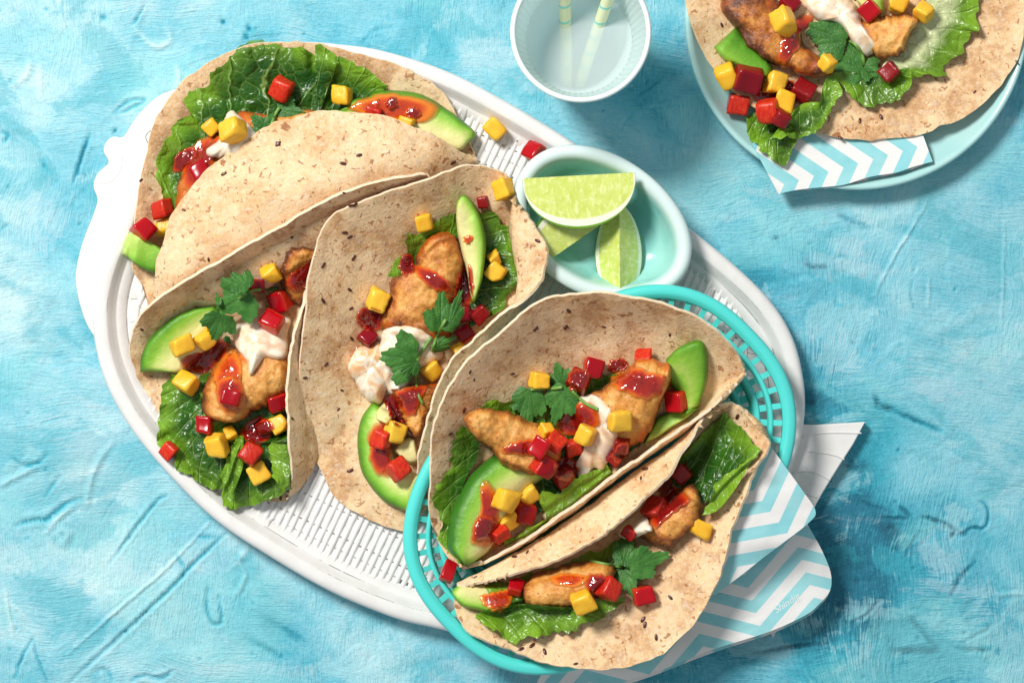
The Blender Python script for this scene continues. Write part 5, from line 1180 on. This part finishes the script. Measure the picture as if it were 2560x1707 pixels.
chE = chicken('J5', [(898, 785), (940, 740), (1000, 690), (1200, 630), (1380, 580), (1500, 590), (1600, 660)], [(905, 850), (945, 915), (1060, 948), (1180, 945), (1260, 930), (1400, 870), (1560, 740)], 'pale golden chicken end at the left of the lower basket taco', thick=62, off=16, cap=190)
chF = chicken('J6', [(200, 1330), (330, 1230), (450, 1150), (560, 1060), (640, 1000), (720, 965)], [(540, 1500), (600, 1420), (680, 1350), (760, 1270), (805, 1140), (785, 1040), (735, 970)], 'sauced chicken strip at the right of the lower basket taco', thick=62, off=16, brown=.12)
lettuce('J5', [(548, 1020), (600, 1070), (640, 1092), (720, 1130), (800, 1180), (860, 1175), (920, 1140), (1050, 1130), (1160, 1130), (1250, 1112), (1350, 1080), (1440, 1020), (1520, 960), (1600, 900), (1648, 862)], [(560, 985), (640, 950), (760, 925), (860, 910), (950, 910), (1050, 920), (1150, 930), (1250, 930), (1350, 900), (1450, 870), (1560, 830)], 'bright ruffled lettuce leaf along the bottom of the lower basket taco', seed=15, off=14, light=.12, ruf=14, blis=12, nu=110, nv=36)
sauce('J5', [(595, 870), (640, 840), (720, 820), (800, 800), (830, 850), (790, 930), (720, 965), (650, 930)], avo, 8, .55)
sauce('J5', [(1370, 760), (1400, 700), (1480, 700), (1560, 750), (1580, 830), (1500, 870), (1430, 860)], chE, 12, -.35, seed=4)
sauce('J5', [(1100, 720), (1200, 690), (1330, 690), (1370, 720), (1300, 780), (1180, 770)], chE, 4, .9, seed=5)
sauce('J6', [(400, 1270), (440, 1150), (520, 1040), (600, 1000), (680, 1060), (690, 1120), (600, 1180), (520, 1240), (450, 1300)], chF, 10, -.1)
sauce('J6', [(460, 1010), (500, 950), (560, 940), (560, 1020), (500, 1060)], chF, 9, -.5, seed=3)
cream('J6', [(330, 1185), (390, 1270), (405, 1330), (330, 1370), (240, 1400), (160, 1390), (150, 1320), (240, 1240)], 'cream dollop half under the bent flap of the lower basket taco', h=34, seed=21, tint=.15)
dice('mango', 'J5', 1350, 890, 66, -14, 'pale mango cube at the front of the lower basket taco')
dice('mango', 'J6', 785, 1322, 66, 40, 'lone mango piece right of the sauced chicken in the lower basket taco', shape=(1, .75, .7))
dice('pepper', 'J5', 1540, 800, 58, 10, 'red pepper cube in sauce left of the coriander, lower basket taco')
dice('pepper', 'J5', 1790, 845, 62, 28, 'red pepper cube under the lower coriander leaf, lower basket taco')
dice('pepper', 'J5', 1800, 670, 44, 15, 'dark red pepper piece between the coriander leaves, lower basket taco')
dice('pepper', 'J6', 432, 1162, 60, -28, 'purple-red pepper cube by the cream and the bent flap, lower basket taco')
dice('pepper', 'J6', 640, 895, 50, 12, 'dark shaded pepper cube at the foot of the broad leaf, lower basket taco')
dice('pepper', 'J5', 1690, 388, 40, -14, 'small red pepper piece peeping over the coriander top, lower basket taco')
dice('pepper', 'J5', 850, 790, 46, 14, 'small red pepper piece between avocado and chicken, lower basket taco')
sprig('J5', 'three-leaf coriander sprig lying on the lower basket taco', [((1640, 630), (1715, 372), .50, dict(lift=36)), ((1690, 640), (1990, 540), .50, dict(lift=26)), ((1640, 655), (1745, 880), .50, dict(lift=24))], [[(1395, 588), (1460, 605), (1540, 622), (1640, 640)]])
register(PE.reshape(-1, 3), gridfaces(*PE.shape[:2]))
seeds(tE, PE, NE, BE, sp('J5', [(838, 565), (938, 528), (558, 705), (985, 1198), (890, 1235), (1048, 1252), (1775, 1035), (1798, 1062), (1888, 1133), (1312, 1335)]) + sp('J6', [(358, 862), (312, 942), (1060, 455)]) + sp('J7', [(1105, 705)]))

# ================================================================== TACO F: open tortilla on the plate
rim_f = [(1578, -40), (1577, 10), (1590, 62), (1610, 112), (1640, 160), (1690, 215), (1740, 252), (1800, 282), (1874, 304), (1965, 322), (2080, 315), (2150, 295), (2234, 256), (2290, 205), (2318, 171), (2345, 112), (2354, 60), (2350, -30), (2300, -200), (2150, -320), (1965, -350), (1780, -310), (1640, -180)]
C = spline(px('D', rim_f), 240, True); c0 = px('D', [(1965, 0)])[0]
C = C + ((vn(np.arange(240) / 2.5, np.zeros(240), 8) - .5) * 6)[:, None]
r = np.linspace(.01, 1, 46); G = c0 + (C - c0)[:, None] * r[None, :, None]
z = 40 + 34 * np.clip((r[None, :] - .55) / .45, 0, 1) ** 1.3 + (fbm(G[..., 0] / 90, G[..., 1] / 90, 4, 3) - .5) * 18 + (fbm(G[..., 0] / 14, G[..., 1] / 14, 5, 2) - .5) * 2.6
PF = T(G[..., 0], G[..., 1], z); BF = PF.copy(); BF[..., 2] -= 8
n, m = PF.shape[:2]
V = np.vstack([PF.reshape(-1, 3), BF.reshape(-1, 3), PF[:, -1], BF[:, -1]]); N0 = n * m
s = np.arange(n); s2 = (s + 1) % n
F = np.vstack([gridfaces(n, m, 0, False, True), gridfaces(n, m, N0, True, True), np.stack([2 * N0 + s2, 2 * N0 + s, 2 * N0 + n + s, 2 * N0 + n + s2], -1)])
tF = mk('tortilla', V, F, MT, None, {'inner': np.r_[np.ones(N0), np.zeros(N0 + 2 * n)], 'pale': np.r_[np.zeros(2 * N0), np.ones(2 * n)]})
tag(tF, 'flat open tortilla on the round plate at the top right', 'tortilla', 'soft toasted tortillas'); register(PF.reshape(-1, 3), gridfaces(n, m, wrap=True))
NF = normals(PF); NF[NF[..., 2] < 0] *= -1
seeds(tF, PF, NF, BF, sp('K4', [(300, 178), (1212, 822), (1368, 800), (2020, 612), (2300, 425), (1100, 930)]))
lettuce('K4', [(1580, 548), (1640, 515), (1700, 508), (1760, 530), (1838, 522), (1800, 480), (1845, 450), (1870, 400), (1945, 360), (1930, 310), (1960, 280), (2000, 225), (2038, 205), (2030, 100), (2045, 0), (2050, -120)], [(1380, 460), (1420, 400), (1480, 330), (1520, 250), (1560, 180), (1590, 120), (1640, 60), (1690, 0), (1730, -120)], 'pale ribbed lettuce leaf at the right of the plated tortilla', seed=16, off=12, light=.35, rib=.95, rib0=.30, ruf=13, blis=12, nu=120, nv=44)
lettuce('K4', [(425, 815), (455, 880), (500, 960), (560, 1040), (630, 1100), (715, 1130), (770, 1020), (800, 960)], [(650, 700), (660, 780), (680, 840), (700, 880), (720, 900), (740, 910), (770, 900), (800, 890)], 'dark lettuce end drooping over the plate rim towards the napkin', seed=17, off=12, blis=5, ruf=5)
lettuce('K4', [(636, 925), (700, 945), (830, 955), (930, 905), (990, 830), (1040, 740), (1110, 615)], [(760, 770), (830, 715), (890, 700), (960, 690), (975, 600), (1000, 540), (1050, 505)], 'twisted lettuce strip curling over the lower edge of the plated tortilla', seed=18, off=22, light=.12, blis=5, ruf=10, both=True)
lettuce('K4', [(1060, 540), (1100, 590), (1160, 655), (1225, 695), (1285, 716), (1440, 690), (1530, 625), (1585, 560), (1590, 510)], [(1050, 500), (1110, 490), (1180, 490), (1250, 490), (1320, 490), (1400, 490), (1480, 480), (1530, 470), (1570, 470)], 'glossy folded lettuce lip below the coriander on the plated tortilla', seed=19, off=16, blis=4, ruf=7)
avocado('K4', [(380, 188), (420, 230), (480, 290), (560, 380), (640, 470)], [(232, 325), (290, 400), (380, 450), (480, 510), (600, 530)], 'thick green avocado slice left of the seared chicken on the plate', thick=46, g0=.03, g1=.24, off=6)
avocado('K4', [(1150, -80), (1190, -20), (1230, 40), (1280, 90)], [(1400, -80), (1395, 0), (1390, 60), (1380, 100)], 'pale avocado slice at the top edge behind the cream on the plate', thick=30, g0=.55, g1=.25, off=8)
cg = chicken('K4', [(560, -120), (640, -20), (680, 40), (760, 140), (830, 240), (880, 330), (1000, 400), (1060, 470)], [(270, -120), (285, 30), (310, 110), (380, 190), (450, 300), (540, 380), (640, 455), (740, 478), (800, 520), (900, 535), (1030, 520)], 'long seared chicken strip with a dark crust on the plated tortilla', thick=62, off=14, brown=.75, nu=110)
ch = chicken('K4', [(1230, 170), (1330, 125), (1430, 110), (1560, 95), (1640, 145)], [(1290, 330), (1360, 395), (1440, 395), (1530, 350), (1580, 240), (1640, 150)], 'small golden chicken piece right of the cream on the plate', thick=58, off=14)
sauce('K4', [(690, 280), (760, 210), (800, 140), (880, 110), (900, 150), (830, 220), (820, 330), (760, 380), (720, 440), (670, 410), (690, 340)], cg, 7, .1)
cream('K4', [(860, 50), (880, -20), (940, -90), (1080, -90), (1170, 0), (1210, 60), (1250, 160), (1300, 240), (1360, 325), (1330, 365), (1270, 382), (1200, 330), (1140, 230), (1060, 160), (940, 140), (900, 110)], 'long cream dollop smeared with sauce at the top of the plated tortilla', center=(1110, 110), h=44, seed=27, tint=.5)
sauce('K4', [(500, 620), (560, 560), (680, 540), (780, 580), (800, 680), (700, 720), (560, 700)], cg, 5, -.5, seed=12)
for x, y, s, r, lb in [(712, 150, 74, 32, 'large mango cube on the seared chicken of the plated tortilla'), (1495, 28, 58, 8, 'mango cube on the pale leaf at the top edge of the plate'), (1672, 85, 54, 30, 'mango cube right of the small chicken piece on the plate'),
    (322, 525, 60, 25, 'left end mango cube of the fruit cluster at the plate edge'), (652, 565, 62, 8, 'mango cube under the seared chicken end on the plate'), (718, 690, 60, 25, 'lower mango cube in the fruit cluster on the plate'), (1005, 435, 46, 20, 'mango cube behind the dark coriander leaf on the plate')]:
    dice('mango', 'K4', x, y, s, r, lb)
for x, y, s, r, lb in [(750, 25, 56, 4, 'dark red pepper cube beside the cream at the top edge of the plate'), (1295, 75, 56, -8, 'red pepper piece on the pale avocado right of the cream, plate'), (465, 545, 76, 28, 'biggest dark red pepper cube in the fruit cluster on the plate'),
    (845, 622, 62, -5, 'dark red pepper cube right of the mango in the fruit cluster on the plate'), (397, 712, 64, -6, 'smooth red pepper cube nearest the plate rim'), (605, 758, 64, 38, 'ribbed red pepper cube low in the fruit cluster on the plate'), (695, 810, 46, 30, 'small dark pepper cube above the lettuce curl on the plate'), (1435, 495, 52, 30, 'dark red pepper piece right of the coriander on the plate')]:
    dice('pepper', 'K4', x, y, s, r, lb)
sprig('K4', 'coriander sprig with one big and two smaller leaves on the plated tortilla', [((1255, 455), (1010, 420), .80, dict(lift=22)), ((1140, 275), (870, 190), 1.05, dict(lift=30)), ((1262, 452), (1385, 520), .85, dict(lift=30))], [[(1135, 275), (1190, 300), (1240, 360), (1262, 450)]])

# ================================================================== LIMES AND LOOSE CUBES
def m_lime_flesh():
    k = Kit('lime_flesh'); r = k.attr('rad'); cv = k.n.new('ShaderNodeCombineXYZ'); k.put(cv.inputs[0], k.math('MULTIPLY', k.attr('tt'), 34.0)); k.put(cv.inputs[1], k.math('MULTIPLY', k.attr('rq'), 5.0)); w = k.noise(1, 3, 0.6, 0.4, vec=cv.outputs[0]); n = k.noise(160, 3)
    c = k.mix(k.step(n, .25, .75), (0.56, 0.66, 0.12), (0.66, 0.74, 0.22))
    c = k.mix(k.math('MULTIPLY', k.step(k.attr('seg'), .0, .06, 1, 0), .45), c, (0.80, 0.83, 0.50))
    c = k.mix(k.step(w, .50, .66, 0, .6), c, (0.84, 0.88, 0.46))
    c = k.mix(k.step(r, .80, .85), c, (0.86, 0.86, 0.70)); c = k.mix(k.step(r, .95, .97), c, (0.14, 0.34, 0.02))
    k.set(Base_Color=c, Roughness=.22, Specular_IOR_Level=.5); k.sss(.3, (.8, 1, .3), .004); k.bump(k.math('ADD', w, n), .35, .001); return k.m
def m_lime_rind():
    k = Kit('lime_rind'); n = k.noise(50, 3); c = k.mix(k.step(n, .35, .65), (0.055, 0.20, 0.012), (0.17, 0.36, 0.02)); k.set(Base_Color=c, Roughness=.3); k.bump(k.voro(420), .4, .0006); return k.m
M_LF = m_lime_flesh(); M_LR = m_lime_rind()
def lime(label, cx, cy, z, a, b, dirx, phi0, phi1, roll, pw=.85):
    """wedge of an ellipsoid: core axis along dirx, flesh faces at phi0 and phi1"""
    e = empty('lime_wedge', T(cx, cy, z), label, 'lime', 'lime wedges'); org = np.array(e['org'])
    X = np.array([dirx[0], -dirx[1], 0]); X /= np.linalg.norm(X); Y = np.array([-X[1], X[0], 0]); Z = np.array([0, 0, 1.0])
    def place(x, rad, phi): p = phi + roll; return org + x[..., None] * X + (rad * np.cos(p))[..., None] * Y + (rad * np.sin(p))[..., None] * Z
    t = np.linspace(0.02, np.pi - .02, 40); q = np.linspace(0, 1, 16)
    env = b * np.sin(t) ** pw; xx = a * np.cos(t)
    for ph in (phi0, phi1):
        P = place(xx[:, None] + 0 * q, env[:, None] * q, ph + 0 * (xx[:, None] + q)); N = normals(P)
        rr = q[None, :] * np.ones((40, 1)); tt = (t / np.pi)[:, None] + 0 * rr; rr = np.maximum(rr, np.clip((np.abs(np.cos(t)) - .80) / .2, 0, 1)[:, None])
        seg = np.abs(q[None, :] - .48 + .10 * np.cos(t * 1.0)[:, None]) * 2.0
        P = P + N * ((fbm(P[..., 0] / 9, P[..., 1] / 9, 3, 2) - .5) * 1.6)[..., None]
        V, F = P.reshape(-1, 3), gridfaces(40, 16); mk('flesh', V, F, M_LF, e, {'rad': rr, 'seg': seg, 'tt': tt, 'rq': q[None, :] + 0 * rr}); register(V, F)
    ps = np.linspace(phi0, phi1, 20)
    P = place(xx[:, None] + 0 * ps, env[:, None] + 0 * ps, ps[None, :] + 0 * xx[:, None]); V, F = P.reshape(-1, 3), gridfaces(40, 20); mk('rind', V, F, M_LR, e); register(V, F)
def vw(k, x, y): return px(k, [(x, y)])[0]
p = vw('J1', 520, 690); q0 = vw('J1', 735, 592); q1 = vw('J1', 345, 860)
lime('second lime wedge half hidden under the top wedge in the bowl', *((q0 + q1) / 2), 134, 112, 100, q0 - q1, math.radians(-46), math.radians(16), 0)
q0, q1 = vw('J1', 850, 480), vw('J1', 858, 1140)
lime('lime wedge standing on its rind, core ridge up, at the front of the bowl', *((q0 + q1) / 2), 146, 120, 92, q1 - q0, math.radians(-130), math.radians(-50), 0, 1.15)
q0, q1 = vw('J1', 172, 274), vw('J1', 950, 232)
lime('top lime wedge lying flat with its broad cut face up in the bowl', *((q0 + q1) / 2), 188, 137, 128, q1 - q0, math.radians(180), math.radians(242), math.radians(2))
dice('mango', 'K2', 1840, 850, 60, 8, 'lone mango cube lying on the tray weave above the small bowl', tilt=(.02, .03))
dice('pepper', 'K2', 2140, 1030, 56, -12, 'lone red pepper cube on the tray weave touching the bowl rim', tilt=(.02, .03))
